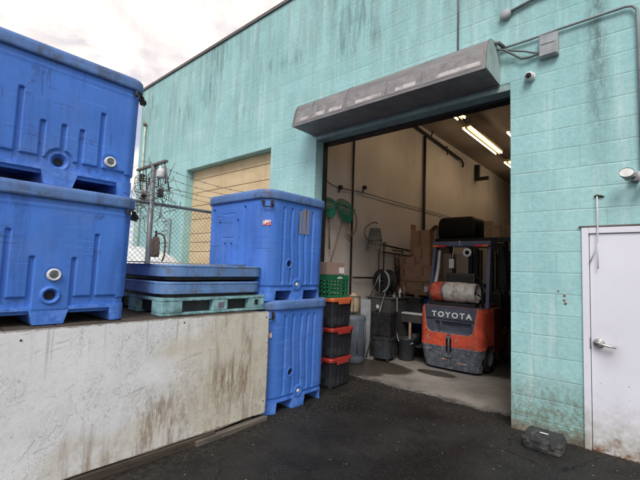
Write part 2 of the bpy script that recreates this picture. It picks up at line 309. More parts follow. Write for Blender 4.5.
M = dict(
    block=blockwall(), panel=panelmat(), asphalt=asphaltmat(), concrete=concretemat(), tan=stripes_door(), wdoor=doorpaint(),
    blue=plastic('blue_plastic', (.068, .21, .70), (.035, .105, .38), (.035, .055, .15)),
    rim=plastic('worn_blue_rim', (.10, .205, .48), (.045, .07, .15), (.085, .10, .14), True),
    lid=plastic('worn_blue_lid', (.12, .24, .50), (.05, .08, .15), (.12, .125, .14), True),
    teal=simple('teal_pallet_plastic', (.25, .46, .50), .65, var=.35, dirt=(.09, .13, .12), damt=.9, ds=10., vs=12.),
    coping=simple('brown_flashing', (.17, .155, .15), .5, .3, dirt=(.05, .05, .05)),
    soffitpaint=simple('green_lintel_paint', (.30, .43, .42), .7, dirt=(.14, .18, .17), damt=.5),
    galv=simple('weathered_galvanised', (.25, .245, .25), .45, .45, var=.25, vs=4., dirt=(.16, .145, .145), damt=.6, ds=6., stretch=(.5, 1, 2.5)),
    galvdark=simple('dirty_steel_underside', (.26, .24, .235), .6, .1, dirt=(.13, .12, .118), damt=.6),
    hoodend=simple('pale_green_sheet', (.36, .45, .44), .6, dirt=(.2, .2, .18), damt=.5),
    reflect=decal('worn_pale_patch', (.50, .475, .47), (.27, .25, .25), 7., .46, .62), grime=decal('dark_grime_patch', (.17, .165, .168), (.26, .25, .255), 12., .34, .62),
    steel=simple('grey_steel', (.25, .26, .27), .4, .7, dirt=(.13, .12, .11)),
    greypost=simple('galvanised_post', (.27, .29, .31), .5, .5, dirt=(.12, .12, .11), damt=.6),
    wire=simple('rusty_wire', (.16, .155, .15), .6, .4, dirt=(.14, .08, .05)),
    wiremesh=simple('chain_link_wire', (.24, .26, .26), .5, .4),
    whitepl=simple('white_plastic', (.68, .69, .70), .5, var=.1, dirt=(.4, .4, .38), damt=.4),
    conduit=simple('grey_conduit', (.26, .30, .31), .55, .2, dirt=(.13, .13, .13)),
    cable=simple('grey_cable', (.14, .165, .17), .6, bump=0),
    boxgrey=simple('grey_box_plastic', (.34, .37, .39), .5, dirt=(.22, .23, .23)),
    black=simple('black_plastic', (.018, .018, .02), .5, dirt=(.05, .05, .05), damt=.4),
    blackm=simple('black_metal', (.022, .022, .024), .5, .2, dirt=(.05, .045, .04)),
    lens=simple('dark_glass', (.01, .01, .012), .08, bump=0),
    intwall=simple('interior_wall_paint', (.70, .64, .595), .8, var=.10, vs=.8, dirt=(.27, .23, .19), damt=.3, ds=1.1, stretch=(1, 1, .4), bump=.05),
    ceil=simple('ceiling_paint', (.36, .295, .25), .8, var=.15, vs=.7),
    tote=simple('black_tote_plastic', (.022, .024, .03), .45, dirt=(.085, .085, .085), damt=.5, ds=5.),
    redlid=simple('red_lid_plastic', (.36, .035, .028), .45, dirt=(.18, .04, .03)),
    orangelid=simple('orange_red_lid_plastic', (.62, .14, .05), .45, dirt=(.25, .07, .04)),
    green=simple('green_crate_plastic', (.012, .16, .065), .5, dirt=(.01, .07, .04)),
    card=simple('cardboard', (.36, .215, .135), .85, var=.15, dirt=(.2, .12, .07), damt=.4),
    card2=simple('pinkish_cardboard', (.32, .22, .18), .85, var=.15),
    label=simple('white_label', (.7, .7, .7), .6, var=.1, bump=0),
    tape=simple('packing_tape', (.22, .15, .10), .35, var=.1),
    binpl=simple('slate_grey_plastic', (.115, .135, .17), .5, var=.2, dirt=(.07, .075, .08), damt=.5),
    beige=simple('beige_jug', (.42, .34, .22), .5, dirt=(.25, .18, .1)),
    greycab=simple('grey_metal_cabinet', (.11, .11, .105), .5, .4, dirt=(.05, .05, .045), damt=.6),
    net=simple('green_net_cord', (.02, .22, .13), .7, bump=0),
    gnet=simple('grey_net_cord', (.16, .19, .17), .7, bump=0),
    orangepatch=simple('faded_purple_patch', (.16, .13, .17), .7),
    wood=stained_wood('weathered_timber', (.07, .06, .05), (.17, .15, .125)),
    darkwood=stained_wood('dark_wet_timber', (.035, .026, .02), (.085, .065, .05)),
    polewood=simple('pale_wood_handle', (.22, .15, .10), .6),
    woodleg=simple('pale_pine', (.48, .33, .22), .6),
    tubes=emit('lit_tube', (1., .80, .54), 13.),
    fork_o=simple('orange_red_paint', (.66, .095, .048), .42, var=.25, vs=4., dirt=(.20, .05, .035), damt=.7, ds=7., spec=.5),
    fork_g=simple('scratched_grey_paint', (.10, .115, .15), .5, var=.35, vs=14., dirt=(.34, .32, .28), damt=.75, ds=26.),
    fork_d=simple('slate_panel_paint', (.075, .09, .12), .45, dirt=(.04, .04, .045)),
    fork_r=simple('dark_red_side_paint', (.10, .014, .011), .5, dirt=(.04, .012, .01)),
    pillar=simple('blue_grey_frame_paint', (.09, .105, .165), .45, dirt=(.07, .07, .08)),
    letters=simple('white_lettering', (.72, .74, .76), .5, var=.15, bump=0),
    tankred=simple('red_tank_paint', (.50, .075, .04), .5, var=.25, vs=14., dirt=(.4, .3, .25), damt=.6, ds=14.),
    tankwhite=simple('scuffed_tank_paint', (.50, .48, .44), .5, var=.25, vs=14., dirt=(.2, .15, .11), damt=.75, ds=12.),
    tyre=simple('worn_rubber', (.015, .015, .015), .85, dirt=(.06, .055, .05), damt=.6, ds=12.),
    tail_o=simple('orange_lens', (.75, .16, .02), .25, bump=0), tail_r=simple('red_lens', (.55, .02, .015), .25, bump=0),
    bluetub=simple('deep_blue_plastic', (.02, .055, .22), .5, dirt=(.015, .03, .10)),
    foam=simple('pale_foam_box', (.55, .50, .46), .8, var=.15),
    brownbottle=simple('rusty_brown_cylinder', (.30, .20, .15), .6, dirt=(.12, .07, .045), damt=.7, ds=12.),
    carwhite=simple('white_car_paint', (.74, .76, .78), .25, var=.05, bump=0, spec=.6),
    carglass=simple('car_glass', (.02, .025, .03), .08, bump=0, var=.05),
    casepl=simple('dusty_black_case', (.038, .04, .043), .75, dirt=(.15, .145, .13), damt=.75, ds=9.),
    sticker=decal('red_white_sticker', (.55, .06, .06), (.75, .74, .76), 26., .46, .54),
    scrape=decal('scraped_label_glue', (.25, .22, .19), (.10, .19, .45), 55., .52, .60),
    blacktarp=simple('black_sheeting', (.006, .006, .007), .5, bump=.5, bs=9., bdist=.03, spec=.25),
    nickel=simple('brushed_nickel', (.50, .49, .47), .32, .9, bump=0),
    glasslens=simple('white_lamp_lens', (.7, .7, .68), .2, bump=0),
    palepipe=simple('pale_cream_pipe', (.50, .56, .50), .6),
    darkbin=simple('charcoal_plastic', (.035, .04, .045), .5, dirt=(.07, .07, .07)),
    highlight_o=simple('orange_edge_highlight', (.62, .20, .14), .45, dirt=(.4, .1, .06)),  # lighter orange, paints a bevel highlight along the U edge
    scrapef=decal('worn_decal', (.45, .42, .38), (.38, .07, .045), 60., .46, .54),
    polerope=simple('tan_rope', (.42, .30, .21), .8),
    mossy=simple('moss', (.045, .06, .02), .9),
    sheet=simple('grey_liner_sheet', (.30, .31, .31), .6, dirt=(.12, .12, .12), damt=.6),
    bin_in=simple('dark_hole', (.01, .012, .02), .7, bump=0),
)

# ------------------------------------------------------------------ mesh builder
class MB:
    def __init__(s): s.bm = bmesh.new()
    def face(s, vs):
        try: return s.bm.faces.new(vs)
        except ValueError: return None
    def box(s, x0, x1, y0, y1, z0, z1, bev=0., mi=0, mat=None):
        before = set(s.bm.faces) if mi else None
        tb = bmesh.new()
        bmesh.ops.create_cube(tb, size=1.)
        for v in tb.verts:
            v.co = Vector(((x0 + x1) / 2 + v.co.x * (x1 - x0), (y0 + y1) / 2 + v.co.y * (y1 - y0), (z0 + z1) / 2 + v.co.z * (z1 - z0)))
        if bev > 0:
            bmesh.ops.bevel(tb, geom=tb.edges[:], offset=bev, segments=2, affect='EDGES', profile=.6)
        if mat is not None:
            for v in tb.verts: v.co = mat @ v.co
        s.merge(tb, mi); return s
    def merge(s, tb, mi=0):
        mp = {}
        for v in tb.verts: mp[v] = s.bm.verts.new(v.co)
        for f in tb.faces:
            nf = s.face([mp[v] for v in f.verts])
            if nf: nf.material_index = mi; nf.smooth = f.smooth
        tb.free()
    def tube(s, pts, r, n=8, closed=False, caps=True, smooth=True):
        pts = [Vector(p) for p in pts]; k = len(pts)
        rr = r if isinstance(r, (list, tuple)) else [r] * k
        rings = []; up = None
        for i, p in enumerate(pts):
            if closed: t = (pts[(i + 1) % k] - pts[i - 1])
            else: t = pts[min(i + 1, k - 1)] - pts[max(i - 1, 0)]
            if t.length < 1e-9: t = Vector((0, 0, 1))
            t.normalize()
            if up is None:
                up = Vector((0, 0, 1)) if abs(t.z) < .9 else Vector((1, 0, 0))
            a = t.cross(up)
            if a.length < 1e-4: a = t.cross(Vector((.3, .9, .1)))
            a.normalize(); b = a.cross(t).normalized(); up = b
            rings.append([s.bm.verts.new(p + (a * math.cos(2 * math.pi * j / n) + b * math.sin(2 * math.pi * j / n)) * rr[i]) for j in range(n)])
        for i in range(k if closed else k - 1):
            A, B_ = rings[i], rings[(i + 1) % k]
            for j in range(n):
                f = s.face([A[j], A[(j + 1) % n], B_[(j + 1) % n], B_[j]])
                if f: f.smooth = smooth
        if caps and not closed:
            s.face(rings[0][::-1]); s.face(rings[-1])
        return s
    def lathe(s, prof, n=32, mat=None, mi=0, smooth=True):
        """profile of (r, z) around z"""
        rings = []
        for r, z in prof:
            if r < 1e-5:
                v = Vector((0, 0, z)); rings.append([s.bm.verts.new(mat @ v if mat else v)])
            else:
                ring = []
                for j in range(n):
                    a = 2 * math.pi * j / n; v = Vector((r * math.cos(a), r * math.sin(a), z))
                    ring.append(s.bm.verts.new(mat @ v if mat else v))
                rings.append(ring)
        for A, B_ in zip(rings, rings[1:]):
            for j in range(n):
                if len(A) == 1 and len(B_) == 1: continue
                if len(A) == 1: f = s.face([A[0], B_[(j + 1) % n], B_[j]])
                elif len(B_) == 1: f = s.face([A[j], A[(j + 1) % n], B_[0]])
                else: f = s.face([A[j], A[(j + 1) % n], B_[(j + 1) % n], B_[j]])
                if f: f.smooth = smooth; f.material_index = mi
        return s
    def loft(s, loops, cap=True, smooth=False, mi=0):
        R_ = [[s.bm.verts.new(Vector(p)) for p in lp] for lp in loops]; n = len(R_[0])
        for A, B_ in zip(R_, R_[1:]):
            for j in range(n):
                f = s.face([A[j], A[(j + 1) % n], B_[(j + 1) % n], B_[j]])
                if f: f.smooth = smooth; f.material_index = mi
        if cap:
            for lp in (R_[0][::-1], R_[-1]):
                f = s.face(lp)
                if f: f.material_index = mi
        return s
    def quad(s, a, b, c, d):
        s.face([s.bm.verts.new(Vector(p)) for p in (a, b, c, d)]); return s
    def build(s, name, mat, parent=None, loc=None, bevel=0., normals=True):
        if normals: bmesh.ops.recalc_face_normals(s.bm, faces=s.bm.faces[:])
        me = bpy.data.meshes.new(name); s.bm.to_mesh(me); s.bm.free()
        for mm in (mat if isinstance(mat, (list, tuple)) else [mat]): me.materials.append(mm)
        o = bpy.data.objects.new(name, me); col.objects.link(o)
        if parent is not None: o.parent = parent
        if loc is not None: o.location = loc
        if bevel:
            b = o.modifiers.new('b', 'BEVEL'); b.width = bevel; b.segments = 2; b.limit_method = 'ANGLE'
        return o

def thing(name, label, cat, loc=(0, 0, 0), rz=0., group=None):
    o = bpy.data.objects.new(name, None); col.objects.link(o); o.empty_display_size = .1
    o.location = loc; o.rotation_euler = (0, 0, rz); tag(o, label, cat, group); return o
def tag(o, label, cat, group=None):
    o['label'] = label; o['category'] = cat
    if group: o['group'] = group
    return o
def struct(o): o['kind'] = 'structure'; return o

def rrect(x0, x1, y0, y1, r, n=8, z=0.):
    pts = []
    for cx, cy, a0 in ((x1 - r, y1 - r, 0), (x0 + r, y1 - r, 90), (x0 + r, y0 + r, 180), (x1 - r, y0 + r, 270)):
        for i in range(n + 1):
            a = R(a0 + 90 * i / n); pts.append((cx + r * math.cos(a), cy + r * math.sin(a), z))
    return pts

# ------------------------------------------------------------------ ground
g = MB(); g.quad((-400, -400, 0), (400, -400, 0), (400, 400, 0), (-400, 400, 0))
struct(g.build('ground', M['asphalt']))
g = MB(); ed = []
r2 = random.Random(3)
n = 420; wk = 0.
for i in range(n + 1):
    x = -2.93 + (2.93 - .02) * i / n; wk = wk * .93 + r2.uniform(-.012, .012)
    y = .35 - .05 * (i / n) + .02 * math.sin(i * .05) + wk + r2.uniform(-.005, .005)
    ed.append((x, y, .006))
ed = [(x, y, .010) for x, y, z in ed]
g.bm.faces.new([g.bm.verts.new(p) for p in ed + [(4.3, .31, .010), (4.3, 13.4, .010), (-2.93, 13.4, .010)]])
for a_, b_ in zip(ed, ed[1:]): g.quad(a_, b_, (b_[0], b_[1] - .012, -.002), (a_[0], a_[1] - .012, -.002))
struct(g.build('concrete_floor', M['concrete']))

# ------------------------------------------------------------------ warehouse
ware = thing('warehouse', 'pale aqua painted block warehouse with open loading door', 'building', (0, 0, 0))
ZT = 6.12; ZO = 3.59; XL = -9.12; XR = 9.
g = MB()
xs = [XL, -6.62, -3.84, -2.79, 0., .617, 1.617, XR]; zs = [-.06, 1.992, ZO, ZT]
def hole(i, j):
    xm = (xs[i] + xs[i + 1]) / 2; zm = (zs[j] + zs[j + 1]) / 2
    if -2.79 < xm < 0 and zm < ZO: return True
    if -6.62 < xm < -3.84 and zm < ZO: return True
    if .617 < xm < 1.617 and zm < 1.992: return True
    return False
T_ = .2
for i in range(len(xs) - 1):
    for j in range(len(zs) - 1):
        x0, x1, z0, z1 = xs[i], xs[i + 1], zs[j], zs[j + 1]
        if hole(i, j): continue
        g.quad((x0, 0, z0), (x1, 0, z0), (x1, 0, z1), (x0, 0, z1))
        g.quad((x0, T_, z0), (x1, T_, z0), (x1, T_, z1), (x0, T_, z1))
        for di, dj in ((-1, 0), (1, 0), (0, -1), (0, 1)):
            a, b = i + di, j + dj
            if a < 0 or a >= len(xs) - 1 or b < 0 or b >= len(zs) - 1 or hole(a, b):
                if di == -1: g.quad((x0, 0, z0), (x0, T_, z0), (x0, T_, z1), (x0, 0, z1))
                if di == 1: g.quad((x1, 0, z0), (x1, T_, z0), (x1, T_, z1), (x1, 0, z1))
                if dj == -1: g.quad((x0, 0, z0), (x1, 0, z0), (x1, T_, z0), (x0, T_, z0))
                if dj == 1: g.quad((x0, 0, z1), (x1, 0, z1), (x1, T_, z1), (x0, T_, z1))
bmesh.ops.remove_doubles(g.bm, verts=g.bm.verts[:], dist=.0005)
g.build('facade_wall', M['block'], ware)
g = MB(); g.quad((XL, .2, 0), (XL, 14, 0), (XL, 14, ZT), (XL, .2, ZT)); g.quad((XR, .2, 0), (XR, 14, 0), (XR, 14, ZT), (XR, .2, ZT))
g.quad((XL, 14, 0), (XR, 14, 0), (XR, 14, ZT), (XL, 14, ZT)); g.build('outer_wall', M['block'], ware)
g = MB(); g.box(XL - .03, XR, -.02, .24, ZT + .002, ZT + .035); g.box(XL - .03, XR, -.027, -.0205, ZT - .02, ZT + .04); g.build('roof_flashing', M['coping'], ware)
g = MB(); g.quad((XL, .2, ZT - .1), (XR, .2, ZT - .1), (XR, 14, ZT - .1), (XL, 14, ZT - .1)); g.build('roof', M['coping'], ware)
# green reveal of the lintel and the dark door track round the opening
g = MB(); g.box(-2.788, -.002, .004, T_ + .05, ZO - .075, ZO - .002); g.build('lintel_trim', M['soffitpaint'], ware)
g = MB(); g.box(-2.788, -2.768, T_ - .03, T_ + .06, 0, ZO - .08); g.box(-.034, -.002, T_ - .03, T_ + .06, 0, ZO - .08)
g.box(-2.788, -.002, T_ - .02, T_ + .12, ZO - .105, ZO - .077); g.build('door_track', M['blackm'], ware)
# interior shell
IX0, IX1, IY1, IZ = -3.0, 4.3, 13.5, 4.98
g = MB(); g.quad((IX0, T_ + .002, 0), (IX0, IY1, 0), (IX0, IY1, IZ), (IX0, T_ + .002, IZ)); g.build('interior_wall', M['intwall'], ware)
g = MB(); g.quad((IX0, IY1, 0), (IX1, IY1, 0), (IX1, IY1, IZ), (IX0, IY1, IZ)); g.quad((IX1, T_ + .002, 0), (IX1, IY1, 0), (IX1, IY1, IZ), (IX1, T_ + .002, IZ))
g.quad((IX0, T_ + .003, ZO), (IX1, T_ + .003, ZO), (IX1, T_ + .003, IZ), (IX0, T_ + .003, IZ)); g.build('interior_wall', M['intwall'], ware)
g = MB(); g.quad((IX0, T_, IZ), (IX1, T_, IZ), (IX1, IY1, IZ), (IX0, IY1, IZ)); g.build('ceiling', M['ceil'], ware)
# closed tan sectional door
td = MB(); zz = [0., .3, .58, .93, 1.22, 1.51, 1.80, 2.0, 2.19, 2.5, 2.80, 3.09, 3.38, ZO]
for a, b in zip(zz, zz[1:]): td.box(-6.615, -3.845, .2 - .03, .2 + .02, a + .006, b - .004, .006)
o = td.build('garage_door', M['tan'], ware); o['label'] = 'tan sectional loading door, closed'
g = MB(); g.box(-6.61, -3.85, .225, .24, 0, ZO - .01); g.build('door_backing', M['blackm'], o)
# personnel door
g = MB(); dx0, dx1, dz = .617, 1.617, 1.992
g.box(dx0 + .001, dx0 + .055, -.02, .1, -.055, dz - .001, .004); g.box(dx1 - .055, dx1 - .001, -.02, .1, -.055, dz - .001, .004)
g.box(dx0 + .0555, dx1 - .0555, -.02, .1, dz - .055, dz - .001, .004); fr = g.build('door_frame', M['wdoor'], ware)
g = MB(); g.box(dx0 + .06, dx1 - .06, -.004, .04, -.03, dz - .06, .004); dl = g.build('personnel_door', M['wdoor'], ware); dl['label'] = 'white steel door with mossy rusty foot'
g = MB()
mt = Matrix.Translation((.735, -.004, .945)) @ Matrix.Rotation(R(90), 4, 'X')
g.lathe([(.0, .0), (.042, 0), (.044, .008), (.038, .016), (.024, .02), (.02, .05), (.0, .052)], 28, mt)
g.tube([(.735, -.05, .945), (.75, -.058, .944), (.78, -.06, .94), (.82, -.058, .933), (.86, -.05, .925)], [.014, .014, .011, .009, .008], 12)
g.build('handle', M['nickel'], dl)
g = MB(); g.box(dx0 + .052, dx0 + .064, -.024, -.0205, .89, .99, .001); g.build('strike_plate', M['steel'], fr)
g = MB(); g.box(dx0 - .02, dx1, -.022, -.001, dz + .001, dz + .018, .004); g.build('caulk_line', M['coping'], fr)

# pale downpipe at the far end of the facade
t = thing('downpipe', 'thin cream pipe with brown cap at far left end of the aqua wall', 'pipe', (-8.74, -.05, 0))
g = MB(); g.tube([(0, 0, 0), (0, 0, 5.05)], .024, 10); g.build('pipe', M['palepipe'], t)
g = MB(); g.tube([(0, 0, 5.05), (0, -.02, 5.13)], .045, 10); g.build('cap', M['brownbottle'], t)

# ------------------------------------------------------------------ shutter hood above the opening
hood = thing('shutter_hood', 'long weathered metal shutter hood mounted above the open loading door', 'shutter hood', (-1.48, 0, 3.6))
HL, HR = -1.37, 1.37
prof = [(-.002, .42), (-.20, .405), (-.30, .375), (-.365, .33), (-.405, .27), (-.43, .19), (-.45, .10), (-.465, .02), (-.47, -.002)]
g = MB(); ns = 24
rows = [[g.bm.verts.new((HL + (HR - HL) * i / ns, y, z)) for (y, z) in prof] for i in range(ns + 1)]
for a, b in zip(rows, rows[1:]):
    for j in range(len(prof) - 1):
        f = g.face([a[j], a[j + 1], b[j + 1], b[j]]); f.smooth = True
g.build('front_cover', M['galv'], hood)
for xx in (HL + .005, HL + .33, -.42, HR - .005):
    g = MB(); w = .009
    sec = [(y * 1.0 - .004, z) for y, z in prof]
    for (y0, z0), (y1, z1) in zip(sec, sec[1:]):
        g.quad((xx - w, y0, z0 + .003), (xx - w, y1, z1 + .003), (xx + w, y1, z1 + .003), (xx + w, y0, z0 + .003))
    g.build('seam_strip', M['galvdark'], hood)
g = MB(); g.box(HL, HR, -.468, -.01, -.012, -.004); g.build('bottom_panel', M['galvdark'], hood)
g = MB(); g.box(HL - .003, HR + .003, -.478, -.466, -.018, .012, .003); g.box(HL, HR, -.03, -.008, -.03, -.013, .003); g.build('edge_rail', M['galv'], hood)
for sx in (HL - .004, HR + .004):
    g = MB(); vs = [g.bm.verts.new((sx, y, z)) for y, z in prof + [(-.002, -.012)]]; g.bm.faces.new(vs)
    vs2 = [g.bm.verts.new((sx + .003 * (1 if sx > 0 else -1), y * 1.01, z)) for y, z in prof + [(-.002, -.012)]]; g.bm.faces.new(vs2)
    g.build('end_plate', M['hoodend'], hood)
rr_ = random.Random(5)
def hoodpatch(a, b, f0, f1, mat, nm):
    g = MB()
    def at(f):
        i = min(int(f), len(prof) - 2); q = f - i
        return prof[i][0] + (prof[i + 1][0] - prof[i][0]) * q - .0035, prof[i][1] + (prof[i + 1][1] - prof[i][1]) * q
    ks = [f0] + [k for k in range(int(f0) + 1, int(f1) + 1) if k < f1] + [f1]
    for u, v in zip(ks, ks[1:]): g.quad((a, *at(u)), (b, *at(u)), (b, *at(v)), (a, *at(v)))
    return g.build(nm, mat, hood)
for a, b in ((-1.33, -.90), (-.88, -.44), (-.38, .20), (.22, .66), (.68, 1.34)): hoodpatch(a, b, 4.6 + rr_.uniform(-.2, .2), 6.93, M['grime'], 'grime_patch')
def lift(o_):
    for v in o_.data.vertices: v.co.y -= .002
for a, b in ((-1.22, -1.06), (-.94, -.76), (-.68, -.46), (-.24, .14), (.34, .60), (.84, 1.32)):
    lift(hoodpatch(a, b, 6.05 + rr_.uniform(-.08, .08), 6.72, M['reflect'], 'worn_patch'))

# ------------------------------------------------------------------ wall fittings
t = thing('junction_box', 'grey square electrical box on wall right of the metal hood', 'electrical box', (.37, -.002, 3.85))
g = MB(); g.box(-.085, .085, -.065, 0, -.115, .115, .008); g.build('case', M['boxgrey'], t)
g = MB(); g.box(-.075, .075, -.076, -.0655, -.105, .105, .004); g.box(-.06, .06, -.082, -.0765, .01, .025); g.build('cover', M['boxgrey'], t)
g = MB(); pts = [(-.10, -.03, 3.985), (.2, -.03, 3.985), (.45, -.03, 3.995), (.8, -.03, 4.0), (.98, -.03, 4.0), (1.03, -.03, 3.985), (1.06, -.03, 3.94), (1.065, -.03, 3.8), (1.065, -.03, 2.5)]
g.tube(pts, .0125, 8); tag(g.build('conduit', M['conduit']), 'thin metal conduit running over the electrical box and bending down wall', 'conduit')
g = MB()
g.tube([(-.11, -.12, 3.94), (-.04, -.09, 3.93), (.05, -.05, 3.86), (.12, -.04, 3.80), (.2, -.04, 3.79), (.27, -.04, 3.80)], .012, 8)
g.tube([(-.11, -.10, 3.95), (-.03, -.07, 3.94), (.06, -.05, 3.90), (.15, -.04, 3.87), (.22, -.04, 3.83), (.29, -.04, 3.80)], .010, 8)
g.tube([(-.11, -.2, 3.97), (-.08, -.14, 4.0), (-.04, -.08, 3.96)], .02, 8)
tag(g.build('power_cable', M['cable']), 'pair of sagging grey cables between metal hood and electrical box', 'cable')
t = thing('round_junction', 'small round pale electrical box on wall above the electrical cables', 'electrical box', (-.04, -.002, 4.36))
g = MB(); mt = Matrix.Rotation(R(90), 4, 'X'); g.lathe([(0, 0), (.055, 0), (.058, .01), (.058, .04), (.05, .052), (0, .055)], 24, mt); g.build('case', M['boxgrey'], t)
g = MB(); g.tube([(.05, -.025, .01), (.3, -.025, .06), (2.0, -.025, .12)], .017, 8); g.build('conduit', M['cable'], t)
g = MB(); g.tube([(-.565, -.025, 4.12), (-.565, -.025, 6.1)], .012, 8); tag(g.build('conduit', M['conduit']), 'straight vertical conduit on wall dropping to top of the metal hood', 'conduit')
t = thing('security_camera', 'small white round security camera on wall below the electrical box', 'camera', (.195, -.002, 3.585))
g = MB(); g.lathe([(0, 0), (.05, 0), (.052, .012), (.045, .03), (.0, .032)], 24, Matrix.Rotation(R(90), 4, 'X')); g.build('base', M['whitepl'], t)
g = MB(); mt = Matrix.Translation((0, -.05, -.005)) @ Matrix.Rotation(R(100), 4, 'X')
g.lathe([(0, -.035), (.03, -.03), (.042, -.01), (.044, .01), (.036, .03), (.028, .038)], 24, mt); g.build('eye', M['whitepl'], t)
g = MB(); g.lathe([(.028, .038), (.024, .036), (.015, .040), (0, .042)], 24, mt); g.build('lens', M['lens'], t)
t = thing('wall_light', 'weathered twin spot fitting on wall above the white door', 'light', (1.015, -.002, 2.41))
g = MB(); g.box(-.03, .03, -.05, 0, -.03, .05, .006); g.tube([(0, -.05, .01), (-.05, -.12, .0)], .012, 8); g.build('bracket', M['steel'], t)
g = MB(); mt = Matrix.Translation((-.05, -.12, 0)) @ Matrix.Rotation(R(60), 4, 'X')
g.lathe([(0, -.03), (.02, -.03), (.03, 0), (.05, .04), (.052, .06)], 20, mt); g.build('shade', M['steel'], t)
g = MB(); g.lathe([(.05, .055), (0, .06)], 20, mt); g.build('lamp', M['glasslens'], t)
g = MB(); mt = Matrix.Translation((.07, -.10, -.02)) @ Matrix.Rotation(R(75), 4, 'X')
g.lathe([(0, -.05), (.03, -.045), (.045, 0), (.055, .05), (0, .06)], 20, mt); g.build('shade', M['whitepl'], t)
t = thing('frayed_rope', 'white cord hanging from a mossy hole above the white door', 'rope', (.742, -.002, 2.27))
g = MB(); g.tube([(0, 0, .01), (0, -.03, 0), (.002, -.032, -.2), (.0, -.034, -.42), (-.02, -.034, -.5), (-.06, -.032, -.60)], .006, 6)
g.tube([(0, -.034, -.42), (.002, -.036, -.5), (0, -.034, -.66)], .005, 6); g.build('cord', M['whitepl'], t)
g = MB()
for i in range(14):
    a = rnd.uniform(0, math.pi); r = rnd.uniform(.01, .05)
    mt = Matrix.Translation((r * math.cos(a) * 1.0, -.008, .004 + .018 * math.sin(a) * (1 - r / .06))) @ Matrix.Scale(rnd.uniform(.6, 1.), 4)
    g.lathe([(0, -.012), (.012, -.006), (.014, .004), (0, .012)], 7, mt)
g.build('moss_tuft', M['mossy'], t)
# bolts / scars on the wall between opening and door
for x, z, r, lb in ((.425, 1.395, .008, 'topmost and smallest'), (.475, 1.355, .012, 'second highest'), (.472, 1.31, .011, 'third highest'), (.482, 1.28, .012, 'lowest')):
    g = MB(); g.lathe([(r, 0), (r, .006), (0, .008)], 10, Matrix.Translation((x, -.0005, z)) @ Matrix.Rotation(R(90), 4, 'X'))
    tag(g.build('wall_plug', M['brownbottle']), lb + ' of four rusty plugs in the wall left of the white door', 'wall plug', 'rusty plugs in the wall')

# ------------------------------------------------------------------ moulded tubs
def smooth01(a, b, v):
    if a == b: return 0. if v < a else 1.
    t = max(0., min(1., (v - a) / (b - a))); return t * t * (3 - 2 * t)
def seg_mask(t, z, tc, w, z0, z1, e=.006):
    """soft rounded slot mask"""
    dx = abs(t - tc) - w / 2 + .008; dz = abs(z - (z0 + z1) / 2) - (z1 - z0) / 2 + .008
    d = math.hypot(max(dx, 0), max(dz, 0)) + min(max(dx, dz), 0) - .008
    return 1 - smooth01(-e, e, d)

def tub_shell(g, x0, x1, y0, y1, rc, z0, z1, fine, feat, taper=0., dz=.007, ds=.007, coarse=.08):
    """perimeter grid with an inward/outward offset feat(side, t, z).  sides: 'px','py','nx','ny'; t measured from side centre"""
    cx, cy = (x0 + x1) / 2, (y0 + y1) / 2
    per = []
    def addside(side, a, b, fixed, axis, nrm):
        n_ = max(1, int(abs(b - a) / (ds if side in fine else coarse)))
        for i in range(n_):
            v = a + (b - a) * i / n_
            per.append((side, v, (fixed, v) if axis == 'y' else (v, fixed), nrm))
    def addcorner(px, py, a0, s1, s2):
        n_ = 14
        for i in range(n_):
            a = R(a0 + 90 * (i / n_)); per.append(('c', 9., (px + rc * math.cos(a), py + rc * math.sin(a)), (math.cos(a), math.sin(a))))
    addside('px', y0 + rc, y1 - rc, x1, 'y', (1, 0)); addcorner(x1 - rc, y1 - rc, 0, 'px', 'py')
    addside('py', x1 - rc, x0 + rc, y1, 'x', (0, 1)); addcorner(x0 + rc, y1 - rc, 90, 'py', 'nx')
    addside('nx', y1 - rc, y0 + rc, x0, 'y', (-1, 0)); addcorner(x0 + rc, y0 + rc, 180, 'nx', 'ny')
    addside('ny', x0 + rc, x1 - rc, y0, 'x', (0, -1)); addcorner(x1 - rc, y0 + rc, 270, 'ny', 'px')
    nz = int((z1 - z0) / dz); cols_ = []
    for side, v, (px, py), (nx, ny) in per:
        tt = v - (cy if side in ('px', 'nx') else cx) if side != 'c' else 9.
        colv = []
        for j in range(nz + 1):
            z = z0 + (z1 - z0) * j / nz
            h = feat(side, tt, z) if (side in fine or side == 'c') else feat('c', 9., z)
            h -= taper * (1 - (z - z0) / (z1 - z0))
            colv.append(g.bm.verts.new((px + nx * h, py + ny * h, z)))
        cols_.append(colv)
    k = len(cols_)
    for i in range(k):
        A, B_ = cols_[i], cols_[(i + 1) % k]
        for j in range(nz):
            f = g.face([A[j], B_[j], B_[j + 1], A[j + 1]]); f.smooth = True

def ring_rim(g, x0, x1, y0, y1, rc, z0, z1, out):
    """bullnosed rim band closed over by a flat lip"""
    loops = []
    for dz_, o in ((0, -.02), (0, out * .7), (.006, out * .95), (.02, out), (.06, out), (z1 - z0 - .012, out * .9), (z1 - z0 - .003, out * .6), (z1 - z0, out * .2), (z1 - z0, -.05), (z1 - z0 - .03, -.06)):
        loops.append(rrect(x0 - o, x1 + o, y0 - o, y1 + o, rc + o, 14, z0 + dz_))
    g.loft(loops, cap=False, smooth=True)

